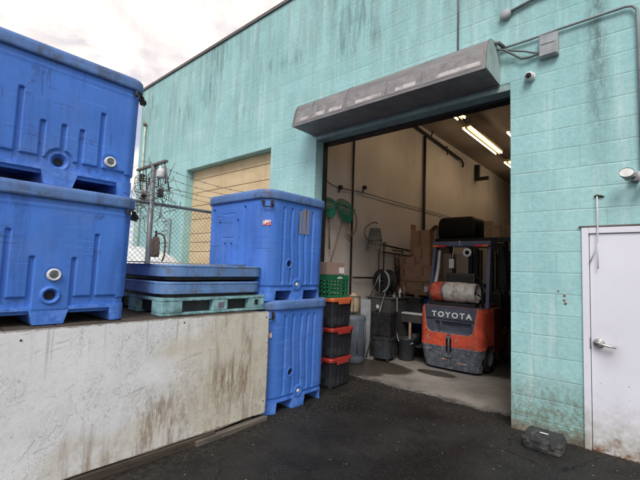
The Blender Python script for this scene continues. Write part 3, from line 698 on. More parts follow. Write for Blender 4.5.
def feet(g, L0, L1, W0, W1, rc, H, spec, ncorner=10):
    """spec: list of (y0 top, y1 top, y0 bottom, y1 bottom) skids running along x; outer skids get round corners"""
    for (ya, yb, yc, yd) in spec:
        lo = ya <= W0 + 1e-4; hi = yb >= W1 - 1e-4
        def plan(y0, y1, z):
            p = []
            if hi:
                for cx, cy, a0 in ((L1 - rc, y1 - rc, 0), (L0 + rc, y1 - rc, 90)):
                    for i in range(ncorner + 1):
                        a = R(a0 + 90 * i / ncorner); p.append((cx + rc * math.cos(a), max(cy + rc * math.sin(a), y0 + .002), z))
            else: p += [(L1, y1, z), (L0, y1, z)]
            if lo:
                for cx, cy, a0 in ((L0 + rc, y0 + rc, 180), (L1 - rc, y0 + rc, 270)):
                    for i in range(ncorner + 1):
                        a = R(a0 + 90 * i / ncorner); p.append((cx + rc * math.cos(a), min(cy + rc * math.sin(a), y1 - .002), z))
            else: p += [(L0, y0, z), (L1, y0, z)]
            return p
        g.loft([plan(yc, yd, 0.), plan(ya, yb, H)])

def corner_latch(parent, x, y, z, ang, blk=True):
    """rope/bracket latch on a chamfered corner facing direction ang"""
    r = Matrix.Translation((x, y, z)) @ Matrix.Rotation(ang, 4, 'Z')
    g = MB()
    def P(a, b, c): return tuple(r @ Vector((a, b, c)))
    g.tube([P(.005, -.05, .035), P(.028, -.05, .0), P(.03, -.045, -.025), P(.03, .045, -.025), P(.028, .05, .0), P(.005, .05, .035)], .007, 7)
    g.box(-.004, .016, -.065, -.035, .01, .05, .004, mat=r); g.box(-.004, .022, .03, .06, -.02, .05, .004, mat=r)
    g.tube([P(.012, .05, .03), P(.03, .058, .015), P(.034, .05, -.01)], .011, 7)
    g.build('latch', M['black'], parent)

def cap_disc(parent, x, y, z, r, name='bung', dark=False):
    """round threaded bung on a +x face"""
    mt = Matrix.Translation((x, y, z)) @ Matrix.Rotation(R(90), 4, 'Y')
    g = MB(); g.lathe([(r * .62, .004), (r * .66, .012), (r * .9, .014), (r, .008), (r * 1.02, -.012)], 28, mt); o = g.build(name, M['whitepl'], parent)
    g = MB(); g.lathe([(0, .004), (r * .63, .003)], 28, mt); g.box(-.003, .003, -r * .5, r * .5, .004, .010, mat=mt); g.box(-r * .45, r * .45, -.004, .004, .004, .010, mat=mt); g.build('bung_centre', M['steel'], o)

# ---- short tubs (left stack): local coords, origin centre of base
def short_tub(name, label, loc, kind):
    X0, X1, Y0, Y1, RC, H = -.62, .62, -.525, .525, .10, .945
    t = thing(name, label, 'tub', loc, 0., 'blue insulated tubs stacked on the timber deck')
    if kind == 'holes': slots = ((-.255, .13, .615), (-.123, .13, .430), (.002, .20, .434), (.115, .13, .430), (.245, .13, .595))
    else: slots = ((-.255, .13, .626), (-.118, .0, .455), (.128, .0, .455), (.265, .13, .633))
    def feat(side, tt, z):
        h = 0.
        if side == 'px':
            pan = smooth01(.181, .188, z)
            if kind == 'tongue' and abs(tt - .005) < .2:
                # the middle panel runs down as a rounded tongue
                w = .112; zb = .075
                d = max(abs(tt - .005) - w, 0)
                cornerd = math.hypot(max(abs(tt - .005) - (w - .05), 0), max((zb + .05) - z, 0)) - .05 if z < zb + .05 else abs(tt - .005) - w
                pan = max(pan, 1 - smooth01(-.003, .006, cornerd)) if True else pan
            h = -.016 * (1 - pan)
            for tc, a, b in slots:
                h = min(h, -.019 * seg_mask(tt, z, tc, .028, a, b, .0035))
            if kind == 'holes':
                d = math.hypot(tt + .01, z - .172)
                h = min(h, -.016 * (1 - smooth01(.078, .090, d)))
                h -= .038 * (1 - smooth01(.022, .052, d)); h += .005 * (smooth01(.048, .054, d) - smooth01(.060, .068, d))
                d = math.hypot(tt - .315, z - .24); h -= .010 * (1 - smooth01(.046, .060, d))
            else:
                d = math.hypot(tt - .002, z - .195)
                h -= .034 * (1 - smooth01(.024, .042, d)); h += .010 * (smooth01(.038, .046, d) - smooth01(.056, .064, d))
                d = math.hypot(tt - .012, z - .335); h -= .008 * (1 - smooth01(.044, .052, d))
        else:
            h = -.016 * (1 - smooth01(.178, .188, z)) if side != 'c' else -.012 * (1 - smooth01(.16, .172, z))
        h += .006 * math.exp(-((z - .80) / .012) ** 2) * .5
        if z < .105: h -= .012 * smooth01(.105, .07, z)
        return h
    g = MB(); tub_shell(g, X0, X1, Y0, Y1, RC, .07, .87, ('px',), feat, taper=.012, dz=.0055, ds=.0055)
    b = g.build('body', M['blue'], t)
    g = MB(); e = .015
    if kind == 'holes': sp = [(Y0 + e, -.40 + .02, Y0 + e + .004, -.36), (-.112, .108, -.088, .080), (.372, Y1 - e, .392, Y1 - e - .004)]
    else: sp = [(Y0 + e, -.40 + .02, Y0 + e + .004, -.36), (-.112, .118, -.085, .092), (.384, Y1 - e, .398, Y1 - e - .004)]
    feet(g, X0 + e, X1 - e, Y0 + e, Y1 - e, RC - e, .095, sp); g.loft([rrect(X0 + e + .001, X1 - e - .001, Y0 + e + .001, Y1 - e - .001, RC - e, 8, z) for z in (.0955, .12)])
    for s_ in (-1, 1):  # corner feet rise into the body
        pass
    g.build('foot_block', M['blue'], t)
    g = MB(); ring_rim(g, X0, X1, Y0, Y1, RC, H - .095, H, .026); g.build('rim', M['rim'], t)
    g = MB(); g.loft([rrect(X0 + .04, X1 - .04, Y0 + .04, Y1 - .04, RC - .02, 8, z) for z in (H - .04, H - .012)]); g.build('lid', M['lid'], t)
    if kind == 'holes':
        cap_disc(t, X1 - .006, .315, .24, .040)
        g = MB(); g.lathe([(0, 0), (.026, 0)], 24, Matrix.Translation((X1 - .046, -.01, .172)) @ Matrix.Rotation(R(90), 4, 'Y')); g.build('drain_hole', M['bin_in'], t)
    else:
        cap_disc(t, X1 - .002, .012, .335, .042)
        g = MB(); g.lathe([(0, 0), (.033, 0)], 24, Matrix.Translation((X1 - .026, .002, .195)) @ Matrix.Rotation(R(90), 4, 'Y')); g.build('drain_hole', M['bin_in'], t)
    c = .707 * (RC) - RC
    corner_latch(t, X1 + c + .002, Y1 + c + .002, H - .15, R(45))
    return t
TX = -1.955 - .62
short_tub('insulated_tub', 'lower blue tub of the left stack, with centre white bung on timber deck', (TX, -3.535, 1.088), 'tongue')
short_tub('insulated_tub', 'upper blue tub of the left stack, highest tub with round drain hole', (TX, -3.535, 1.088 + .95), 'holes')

# ---- tall tubs (pair by the doorway)
def tall_tub(name, label, loc):
    X0, X1, Y0, Y1, RC, H = -.57, .57, -.49, .49, .17, 1.175
    t = thing(name, label, 'tub', loc, 0., 'tall blue insulated tubs stacked beside the doorway')
    XW = (-.235, -.115, .01, .11, .22)
    NW = ((-.385, .17, 1.01), (-.265, .17, .86), (-.15, .17, .61), (-.04, .17, .61), (.075, .17, .87), (.20, .17, 1.01))
    def feat(side, tt, z):
        h = 0.
        if side == 'px':
            h = 0.
            for i, tc in enumerate(XW):
                wv = .012 * math.sin((z - .2) * 7.5 + i * .4) * (1 if i in (1, 2, 3) else .2)
                d = abs(tt - tc - wv)
                m_ = 1 - smooth01(.008, .022, d)
                h -= .014 * m_ * smooth01(.16, .20, z) * (1 - smooth01(.99, 1.02, z))
            d = math.hypot(tt + .13, z - .395); h -= .03 * (1 - smooth01(.026, .040, d)); h += .006 * (smooth01(.036, .042, d) - smooth01(.050, .06, d))
            d = math.hypot(tt - .0, z - .17); bo = .008 * (1 - smooth01(.06, .07, d)); h = max(h, bo) if bo > 0 else h; h -= .018 * (1 - smooth01(.026, .036, d))
        elif side == 'ny':
            for tc, a, b in NW: h -= .020 * seg_mask(tt, z, tc, .034, a, b, .005)
            h -= .005 * (seg_mask(tt, z, -.095, .24, .66, .95) - seg_mask(tt, z, -.095, .21, .675, .935))
        if side in ('px', 'ny', 'c'):
            h -= .010 * (1 - smooth01(.150, .162, z)) if not (side == 'px' and abs(tt) < .06) else 0.
        if side == 'c': h -= .0
        return h
    g = MB(); tub_shell(g, X0, X1, Y0, Y1, RC, .105, 1.085, ('px', 'ny'), feat, taper=.012)
    g.build('body', M['blue'], t)
    g = MB(); e = .014
    feet(g, X0 + e, X1 - e, Y0 + e, Y1 - e, RC - e, .105, [(Y0 + e, -.310, Y0 + e + .003, -.322), (-.075, .115, -.085, .098), (.365, Y1 - e, .372, Y1 - e - .003)])
    g.loft([rrect(X0 + e + .001, X1 - e - .001, Y0 + e + .001, Y1 - e - .001, RC - e, 8, z) for z in (.1055, .13)])
    g.build('foot_block', M['blue'], t)
    g = MB(); ring_rim(g, X0, X1, Y0, Y1, RC, H - .10, H, .024); g.build('rim', M['rim'], t)
    g = MB(); g.loft([rrect(X0 + .04, X1 - .04, Y0 + .04, Y1 - .04, RC - .03, 8, z) for z in (H - .04, H - .012)]); g.build('lid', M['lid'], t)
    mt = Matrix.Translation((X1 - .026, -.13, .395)) @ Matrix.Rotation(R(90), 4, 'Y'); g = MB(); g.lathe([(0, 0), (.028, 0)], 20, mt); g.build('drain_hole', M['bin_in'], t)
    mt = Matrix.Translation((X1 - .012, 0, .17)) @ Matrix.Rotation(R(90), 4, 'Y'); g = MB(); g.lathe([(0, .012), (.018, .010), (.024, 0)], 20, mt); g.build('bung', M['whitepl'], t)
    c = .707 * RC - RC
    corner_latch(t, X1 + c, Y0 - c, H - .165, R(-45))
    r_ = Matrix.Translation((X1 + c - .001, Y0 - c + .001, H - .36)) @ Matrix.Rotation(R(-45), 4, 'Z')
    g = MB(); g.box(-.002, .003, -.045, .04, -.025, .03, .002, mat=r_); g.build('sticker', M['sticker'], t)
    g = MB()
    for yo in (.015, .075, .135): g.box(X1 - .004, X1 + .001, yo - .018, yo + .020, .74, 1.0 + (.03 if yo > .03 else 0))
    if loc[2] > 1: g.build('label_residue', M['scrape'], t)
    else: g.bm.free()
    return t
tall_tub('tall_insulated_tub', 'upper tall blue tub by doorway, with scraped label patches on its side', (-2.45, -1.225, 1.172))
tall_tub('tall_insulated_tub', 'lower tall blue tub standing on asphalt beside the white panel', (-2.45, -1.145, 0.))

# ------------------------------------------------------------------ timber deck, panel, loose boards
deck = thing('loading_deck', 'dark timber deck fronted by a large scuffed white board, carrying tubs and pallet', 'deck', (-2.5, -3.6, 0))
g = MB(); yy = -2.35
while yy < 1.83:
    g.box(-.95, .635 + rnd.uniform(-.008, .008), yy, min(yy + .135, 1.87), 1.05, 1.083 + rnd.uniform(-.004, .002), .004); yy += .145
g.build('deck_boards', M['darkwood'], deck)
g = MB()
for x_ in (-.85, -.1, .56): g.box(x_, x_ + .06, -2.35, 1.86, .93, 1.046, .003)
g.build('bearer', M['darkwood'], deck)
for x_ in (-.84, .57):
    for y_ in (-2.2, -.2, 1.7):
        g = MB(); g.box(x_ - .01, x_ + .07, y_, y_ + .09, 0, .927, .003); g.build('leg', M['darkwood'], deck)
g = MB(); pts = []
# irregular lower edge of the board
yv = [-6.1, -5.2, -4.4, -3.8, -3.2, -2.8, -2.5, -2.2, -1.9, -1.72, -1.672]
g2 = []
for y in yv: g2.append((y, .075 + .012 * math.sin(y * 9) + rnd.uniform(-.006, .006)))
top = [(-1.662, .115), (-1.655, .3), (-1.657, .7), (-1.664, 1.06), (-1.675, 1.078), (-2.4, 1.083), (-3.3, 1.080), (-4.4, 1.083), (-6.1, 1.08)]
pl = g2 + top
g.loft([[(-1.856, y, z) for y, z in pl], [(-1.836, y, z) for y, z in pl]])
for v in g.bm.verts: v.co -= Vector((-2.5, -3.6, 0))
pn = g.build('white_panel', M['panel'], deck, bevel=.003); pn['label'] = 'large scuffed white board with brown stains'
for y, z in ((-3.70, 1.02), (-1.70, 1.02), (-1.70, .2), (-2.6, 1.04)):
    g = MB(); g.lathe([(0, .004), (.006, .003), (.007, 0)], 10, Matrix.Translation((-1.835 + 2.5, y + 3.6, z)) @ Matrix.Rotation(R(90), 4, 'Y')); g.build('screw', M['black'], pn)
def board(name, label, x, y, L_, W_, H_, rz, mat):
    g = MB(); g.box(-W_ / 2, W_ / 2, 0, L_, 0, H_, .004)
    o = g.build(name, mat); o.location = (x, y, .001); o.rotation_euler = (0, 0, rz); return tag(o, label, 'timber')
board('timber_batten', 'short grey plank end on asphalt below right end of the white board', -1.815, -2.45, .8, .07, .045, R(2), M['wood'])
board('timber_batten', 'long brown timber lying on asphalt under the white board', -1.875, -5.6, 3.35, .09, .065, R(-.3), M['darkwood'])

# ------------------------------------------------------------------ pallet with lids
pal = thing('plastic_pallet', 'teal plastic pallet on the deck beneath two blue lids', 'pallet', (-2.49, -2.205, 1.088))
PX, PY, PH = .55, .54, .150
for x_ in (-1, 0, 1):
    for y0_, y1_ in ((-.55, -.36), (-.06, .105), (.355, .555)):
        g = MB(); cx = x_ * (PX - .09); g.box(cx - .09, cx + .09, y0_ + .001, y1_ - .001, .0205, PH - .031, .007); g.build('block', M['teal'], pal)
g = MB(); g.box(-PX - .002, PX + .002, -.552, .557, PH - .03, PH, .005)
for i in range(13): g.box(PX + .0015, PX + .006, -.53 + i * .084, -.49 + i * .084, PH - .022, PH - .012)
g.build('top_deck', M['teal'], pal)
for x_ in (-1, 0, 1):
    g = MB(); g.box(x_ * (PX - .09) - .09, x_ * (PX - .09) + .09, -.55, .555, 0, .02, .004); g.build('runner', M['teal'], pal)
g = MB(); g.box(-PX + .06, PX - .06, -.50, .50, .0205, PH - .0305); g.build('dark_filler', M['black'], pal)  # black box added inside so the pallet openings look shaded
g = MB(); g.box(PX - .001, PX + .004, .43, .47, .055, .105, .001); g.build('black_mark', M['black'], pal)
g = MB(); g.box(PX - .001, PX + .003, .0, .06, .045, .095, .001); g.build('label_patch', M['orangepatch'], pal)
def lidobj(label, z, rz, dx=0.):
    t = thing('tub_lid', label, 'lid', (-2.50 + dx, -2.225, z), rz, 'blue tub lids stacked on the pallet')
    g = MB(); a, b, r_ = .58, .55, .15
    L_ = []
    for dz_, o in ((0, -.04), (0, -.005), (.003, -.001), (.006, 0), (.086, 0), (.089, .004), (.100, .004), (.104, .0), (.106, -.006), (.106, -.03)): L_.append(rrect(-a - o, a + o, -b - o, b + o, r_ + o, 14, dz_))
    g.loft(L_, cap=False, smooth=False)
    g.bm.faces.new([g.bm.verts.new(p) for p in rrect(-a + .032, a - .032, -b + .032, b - .032, r_ - .03, 14, .098)])
    g.build('shell', M['lid'], t)
    g = MB()
    g.box(-a + .12, a - .12, -b + .12, b - .12, .0985, .1035, .002)
    g.build('stiffener', M['lid'], t)
    g = MB(); g.loft([rrect(-a + .035, a - .035, -b + .035, b - .035, r_ - .03, 10, z_) for z_ in (-.028, .02)]); g.build('underside', M['black'], t)
    return t
lidobj('lower blue lid lying directly on the teal pallet', 1.088 + .150 + .029, 0.)
ul = lidobj('upper blue lid tilted on the lid below it', 1.088 + .150 + .029 + .112 + .036, R(1.5), .012); ul.rotation_euler = (R(.35), R(-.3), R(1.5))
g = MB(); sh = [(-.62, -.50), (.42, -.56), (.58, -.35), (.60, .15), (.35, .55), (-.5, .52)]
g.loft([[(x, y, .0) for x, y in sh], [(x, y, .006 + .006 * math.sin(x * 5)) for x, y in sh]])
o = g.build('liner_sheet', M['sheet']); o.location = (-2.56, -2.25, 1.528); tag(o, 'thin grey sheet lying on top of the upper blue lid', 'sheet')

# ------------------------------------------------------------------ fence
FX = -3.6
fence = thing('chain_link_fence', 'chain link fence with galvanised post and barbed wire behind the tubs', 'fence', (FX, 0, 0))
g = MB(); g.tube([(0, -6.5, 2.27), (0, -.1, 2.27)], .021, 10); g.build('top_rail', M['greypost'], fence)
for y in (-5.1, -2.13, -.12):
    g = MB(); g.tube([(0, y, 0), (0, y, 2.32 if y < -2.2 or y > -2 else 2.76)], .032 if abs(y + 2.13) < .1 else .026, 12); g.build('post', M['greypost'], fence)
g = MB(); cell = .062; z0f, z1f = .04, 2.26
def wseg(a, b):
    g.tube([a, b], .0021, 4, caps=False, smooth=False)
yA, yB = -3.4, -.12
k = yA - (z1f - z0f)
while k < yB:
    for s_ in (1, -1):
        # y = k + (z-z0) for s=1 ; mirrored for s=-1
        if s_ == 1:
            za, zb = z0f, z1f; ya, yb = k, k + (z1f - z0f)
            if ya < yA: za += yA - ya; ya = yA
            if yb > yB: zb -= yb - yB; yb = yB
        else:
            za, zb = z1f, z0f; ya, yb = k, k + (z1f - z0f)
            if ya < yA: za -= yA - ya; ya = yA
            if yb > yB: zb += yb - yB; yb = yB
        if yb > ya: wseg((.003 * s_ - .024, ya, za), (.003 * s_ - .024, yb, zb))
    k += cell
g.build('chain_link_mesh', M['wiremesh'], fence)
g = MB()
def sag(y0, z0, y1, z1, s_, n_=16, x=0.):
    return [(x + .004 * math.sin(i * 2.1), y0 + (y1 - y0) * i / n_, z0 + (z1 - z0) * i / n_ - s_ * 4 * (i / n_) * (1 - i / n_)) for i in range(n_ + 1)]
for (z0, z1, xo) in ((2.70, 2.70, .22), (2.66, 2.66, .0), (2.50, 2.48, .0), (2.64, 2.62, -.3)):
    p = sag(-2.13, z0, -.12, z1, .10, 20, xo); g.tube(p, .003, 5)
    for i in range(2, 20, 2):
        q = Vector(p[i])
        for a in range(2):
            d = Vector((rnd.uniform(-1, 1), rnd.uniform(-1, 1), rnd.uniform(-1, 1))).normalized() * .022; g.tube([q - d, q + d], .002, 4)
g.build('barbed_wire', M['wire'], fence)
# crossarm, tangle of wire and hanging rubbish on the tall post
ta = thing('wire_tangle', 'tangle of old barbed wire and crossarm on top of the tall fence post', 'wire', (FX, -2.13, 2.3))
g = MB(); g.box(-.46, .33, -.02, .02, .44, .47, .004); g.build('crossarm', M['wire'], ta)
g = MB(); r4 = random.Random(11)
for s_ in range(110):
    p = Vector((r4.uniform(-.5, .34), r4.uniform(-.06, .12), r4.uniform(-.22, .42))); d = Vector((r4.uniform(-1, 1), r4.uniform(-1, 1), r4.uniform(-1, 1))); pts = [p.copy()]
    for i in range(r4.randint(6, 14)):
        d = (d + Vector((r4.uniform(-1, 1), r4.uniform(-1, 1), r4.uniform(-1, 1))) * .45).normalized(); p = p + d * .034
        p.y = max(-.12, min(.18, p.y)); p.x = max(-.55, min(.38, p.x)); p.z = max(-.5, min(.50, p.z)); pts.append(p.copy())
    g.tube(pts, r4.choice((.002, .003, .004)), 4)
for xx in (-.40, -.22, .10, .28): g.tube([(xx, 0, .44), (xx + .02, .02, .18)], .009, 6)
g.tube([(-.5, 0, .18), (.0, .0, .05)], .011, 6); g.tube([(.3, 0, .40), (.34, .05, .10)], .011, 6)
g.build('wire_coil', M['wire'], ta)
for xx, zz_ in ((-.38, .30), (-.30, .02), (.16, .04), (-.12, .22)):
    g = MB(); q = Matrix.Translation((xx, .03, zz_))
    g.lathe([(0, 0), (.03, 0), (.045, .015), (.02, .03), (.045, .045), (.02, .06), (.045, .075), (.02, .10), (0, .10)], 12, q); g.build('insulator', M['black'], ta)
for xx, zz_, sx in ((-.33, .18, .05), (-.14, .02, .07), (-.42, .05, .04)):
    g = MB(); q = Matrix.Translation((xx, .06, zz_)) @ Matrix.Diagonal((1, .6, 1.3, 1))
    g.lathe([(0, -sx), (sx * .7, -sx * .7), (sx, 0), (sx * .8, sx * .6), (0, sx)], 9, q, smooth=False); g.build('white_rag', M['whitepl'], ta)
t = thing('white_jug', 'white plastic jug hanging from the crossarm of the tall fence post', 'jug', (FX + .20, -2.13, 2.56))
g = MB(); g.lathe([(0, 0), (.045, .0), (.052, .02), (.052, .08), (.04, .11), (.02, .125), (.02, .145), (0, .145)], 18); g.build('body', M['whitepl'], t)
g = MB(); g.tube([(0, 0, .14), (0, .01, .2)], .003, 5); g.build('hook', M['wire'], t)
t = thing('gas_bottle', 'rusty brown bottle with black valve hanging behind the chain link fence', 'bottle', (FX - .09, -2.0, 1.60))
g = MB(); g.lathe([(0, 0), (.05, .005), (.055, .04), (.055, .20), (.04, .25), (.015, .27), (0, .27)], 18); g.build('body', M['brownbottle'], t)
g = MB(); g.tube([(0, 0, .27), (0, 0, .34)], .014, 8); g.build('valve', M['black'], t)
g = MB(); g.tube([(.0, 0, .30), (.02, .05, .31), (.02, .10, .28), (.02, .12, .18), (.01, .12, .02), (0, .10, -.05)], .012, 8); g.build('hose', M['brownbottle'], t)
# old conduit with clips on the wall behind fence
t = thing('wall_conduit', 'vertical grey conduit with side stubs on wall left of the tan door', 'conduit', (-7.15, -.04, 0))
g = MB(); g.tube([(0, 0, .0), (0, 0, 2.55)], .022, 8); g.build('pipe', M['conduit'], t)
g = MB()
for z in (2.5, 2.28, 2.0): g.tube([(0, -.01, z), (-.30, -.03, z - .02)], .014, 6)
g.build('stub', M['conduit'], t)

# sheeted white heap behind the fence
g = MB(); n_ = 40; rr_ = random.Random(4); rowsw = []
for i in range(n_ + 1):
    u = i / n_ * 2 - 1; rw = []
    for j in range(n_ + 1):
        v = j / n_ * 2 - 1
        e_ = max(0., 1 - (abs(u) ** 3.2 + abs(v) ** 3.2)) ** .42
        z_ = 1.72 * e_ * (1 - .07 * u) + .012 * math.sin(u * 23 + v * 9) * e_ + .01 * math.sin(v * 31) * e_
        rw.append(g.bm.verts.new((u * 1.15, v * 1.05, z_ if e_ > 0 else 0)))
    rowsw.append(rw)
for i in range(n_):
    for j in range(n_): f = g.face([rowsw[i][j], rowsw[i + 1][j], rowsw[i + 1][j + 1], rowsw[i][j + 1]]); f.smooth = True
o = g.build('sheeted_heap', M['carwhite']); o.location = (-5.9, -1.32, .0); o.scale = (1, 1, 1.045); tag(o, 'white sheet covered heap standing behind the chain link fence', 'covered heap')

# ------------------------------------------------------------------ totes, crate, carton by the doorway
BX, BY = -2.235, -.225
def tote(label, z, lidmat, dx, dy, rz):
    t = thing('storage_tote', label, 'storage tote', (BX + dx, BY + dy, z), R(rz), 'black storage totes with red lids')
    g = MB(); L_ = []
    for z_, s_ in ((0, .0), (.015, .004), (.345, .022), (.36, .024)): L_.append(rrect(-.21 - s_, .21 + s_, -.20 - s_, .20 + s_, .035, 6, z_))
    g.loft(L_, smooth=False); 
    for i in range(4): g.box(.215, .232, -.165 + i * .09, -.12 + i * .09, .03, .31, .004)
    for i in range(4): g.box(-.17 + i * .10, -.13 + i * .10, -.222, -.205, .03, .31, .004)
    g.build('body', M['tote'], t)
    g = MB(); L_ = []
    for z_, s_ in ((.330, .030), (.333, .036), (.360, .038), (.378, .030), (.381, .0), (.371, -.03)): L_.append(rrect(-.21 - s_, .21 + s_, -.20 - s_, .20 + s_, .05, 6, z_))
    g.loft(L_, cap=False); g.bm.faces.new([g.bm.verts.new(p) for p in rrect(-.18, .18, -.17, .17, .04, 6, .371)])
    g.box(.245, .262, -.12, .12, .300, .345, .005); g.box(-.1, .1, -.255, -.238, .300, .345, .005)
    g.build('lid', lidmat, t); return t
tote('bottom black tote of the stack with red lid, standing on ground', .002, M['redlid'], 0, 0, 1.5)
tote('middle black tote with red lid between two other totes', .386, M['redlid'], .01, .01, -1)
tote('top black tote with orange lid carrying a green crate', .772, M['orangelid'], -.005, .0, 2)
# taller look of the top lid: crate on it
cr = thing('produce_crate', 'green plastic slatted crate on top of the black totes', 'crate', (BX - .01, BY - .03, 1.150), R(1))
g = MB(); a, b, h_ = .20, .20, .30
for z0, z1 in ((.0, .035), (.075, .10), (.13, .15), (.18, .20), (.225, .30)):
    g.box(a - .012, a, -b, b, z0, z1, .002); g.box(-a, -a + .012, -b, b, z0, z1, .002); g.box(-a + .0125, a - .0125, -b, -b + .012, z0, z1, .002); g.box(-a + .0125, a - .0125, b - .012, b, z0, z1, .002)
for i in range(7):
    y = -b + .006 + i * (2 * b - .03) / 6
    g.box(a - .016, a - .002, y, y + .016, .002, .29); g.box(-a + .002, -a + .016, y, y + .016, .002, .29)
for i in range(7):
    x = -a + .02 + i * (2 * a - .056) / 6
    g.box(x, x + .016, -b + .002, -b + .016, .002, .29); g.box(x, x + .016, b - .016, b - .002, .002, .29)
g.box(-a + .013, a - .013, -b + .013, b - .013, .0, .01); g.build('body', M['green'], cr)
g = MB(); g.box(a + .0005, a + .003, -.06, .05, .252, .268); g.box(a + .0005, a + .003, -.04, .03, .27, .279); g.build('white_print', M['letters'], cr)
t = thing('cardboard_box', 'open faced pinkish cardboard box with white label on the green crate', 'box', (BX - .03, BY - .02, 1.452), R(-4))
g = MB(); g.box(-.17, .17, -.20, .15, 0, .165, .003); g.build('carton', M['card2'], t)
g = MB(); g.box(.1705, .173, .04, .14, .02, .10); g.build('label_sheet', M['label'], t)

# ------------------------------------------------------------------ grey barrel and things near it
t = thing('plastic_barrel', 'slate grey plastic bin standing by the left interior wall', 'bin', (-2.72, 1.0, .011))
g = MB(); g.lathe([(0, 0), (.19, 0), (.205, .02), (.205, .10), (.20, .12), (.215, .14), (.215, .70), (.21, .73), (.19, .76), (.12, .775), (0, .775)], 36)
for a in range(8):
    an = a * math.pi / 4 + .2; g.tube([(.212 * math.cos(an), .212 * math.sin(an), .16), (.212 * math.cos(an), .212 * math.sin(an), .68)], .012, 6)
g.build('body', M['binpl'], t)
t = thing('beige_jug', 'beige jug in a dark wire frame on top of the grey bin', 'jug', (-2.72, 1.0, .787))
g = MB(); g.lathe([(0, .02), (.085, .02), (.095, .04), (.095, .27), (.07, .31), (.04, .33), (.04, .35), (0, .35)], 24); g.build('body', M['beige'], t)
g = MB()
for z in (.05, .30): g.tube([(.105 * math.cos(a * .3927), .105 * math.sin(a * .3927), z) for a in range(16)], .008, 6, closed=True)
for a in range(4): g.tube([(.105 * math.cos(a * 1.571 + .6), .105 * math.sin(a * 1.571 + .6), .0), (.105 * math.cos(a * 1.571 + .6), .105 * math.sin(a * 1.571 + .6), .31)], .008, 6)
g.build('wire_frame', M['wire'], t)
t = thing('metal_cabinet', 'dull grey metal cabinet against wall under the hose reel', 'cabinet', (-2.60, 1.95, .011))
g = MB(); g.box(-.25, .25, -.36, .36, 0, 1.03, .008); g.build('body', M['greycab'], t)
g = MB(); g.box(-.27, .28, -.38, .38, 1.031, 1.05, .004); g.build('top', M['steel'], t)
g = MB(); g.box(.2505, .262, -.33, .33, .08, .98, .004); g.tube([(.265, -.25, .5), (.29, -.25, .52), (.29, -.25, .64), (.265, -.25, .66)], .006, 6); g.build('door', M['greycab'], t)
g = MB(); g.lathe([(0, .004), (.035, .003)], 20, Matrix.Translation((-.02, -.361, .88)) @ Matrix.Rotation(R(90), 4, 'X')); g.build('round_sticker', M['label'], t)
# hose reel
t = thing('hose_reel', 'black round hose reel on top of the grey metal cabinet', 'hose reel', (-2.66, 1.84, 1.06))
Cz = .28
def disc(yo, r, w): return [(0, yo - w), (r * .93, yo - w), (r, yo - w * .4), (r, yo + w * .4), (r * .93, yo + w), (0, yo + w)]
mt = Matrix.Translation((.02, 0, Cz)) @ Matrix.Rotation(R(90), 4, 'X') @ Matrix.Rotation(R(-12), 4, 'Y')
g = MB(); g.lathe([(.05, -.10), (.205, -.10), (.215, -.095), (.205, -.088), (.12, -.085), (.12, .085), (.205, .088), (.215, .095), (.205, .10), (.05, .10)], 36, mt); g.build('drum', M['black'], t)
g = MB()
for i in range(5):
    y = -.065 + .032 * i; g.tube([tuple(mt @ Vector(((.145) * math.cos(a * .1963), (.145) * math.sin(a * .1963), y))) for a in range(32)], .016, 7, closed=True)
g.build('hose', M['black'], t)
g = MB(); g.tube([tuple(mt @ Vector((.20 * math.cos(R(a)), .20 * math.sin(R(a)), .098))) for a in range(-75, 66, 10)], .018, 7); g.build('rim_guard', M['boxgrey'], t)
g = MB(); g.tube([(-.16, -.19, 0), (.0, -.14, Cz + .13)], .011, 7); g.tube([(.0, -.14, .0), (.0, -.14, Cz + .14)], .017, 7); g.tube([(0, .13, 0), (0, .13, Cz)], .014, 7); g.tube([(0, -.14, Cz), (0, .13, Cz)], .014, 8); g.build('stand', M['steel'], t)
g = MB(); g.lathe([(0, 0), (.03, 0), (.03, .10), (.012, .13), (.012, .16), (0, .16)], 14); t_ = g.build('spray_bottle', M['whitepl']); t_.location = (-2.42, 2.02, 1.058); tag(t_, 'small white bottle on the grey metal cabinet', 'bottle')
g = MB(); g.lathe([(0, 0), (.035, 0), (.035, .16), (.015, .2), (.015, .25), (0, .25)], 14); t_ = g.build('dark_bottle', M['brownbottle']); t_.location = (-2.44, 2.2, 1.058); tag(t_, 'dark brown bottle on the grey metal cabinet', 'bottle')
g = MB(); g.box(-.03, .03, -.10, .10, 0, .05, .01); g.tube([(.0, .08, .05), (.02, .0, .09), (.0, -.12, .06)], .012, 7); t_ = g.build('hand_tool', M['steel']); t_.location = (-2.46, 1.85, 1.058); t_.rotation_euler = (0, 0, .7); tag(t_, 'loose metal fitting lying on the grey metal cabinet', 'tool')
g = MB(); r6 = random.Random(9)
for k_ in range(5):
    cy_ = r6.uniform(-.25, .1); pts = [(.18 * math.cos(a * .5) + r6.uniform(-.02, .02), cy_ + .14 * math.sin(a * .5), .02 + .012 * k_ + r6.uniform(0, .03)) for a in range(11)]
    g.tube(pts, .011, 6)
o = g.build('hose_coil', M['black']); o.location = (-2.50, 1.98, 1.06); tag(o, 'loose black hose coiled on the grey metal cabinet top', 'hose')
g = MB(); g.tube([(0, 0, 0), (.02, -.02, -.25), (.0, -.03, -.5), (.05, -.02, -.72), (.18, .0, -.80), (.30, .05, -.74)], .009, 6)
o = g.build('drain_hose', M['boxgrey']); o.location = (-2.31, 1.72, 1.06); tag(o, 'thin grey hose hanging down from the grey metal cabinet', 'hose')
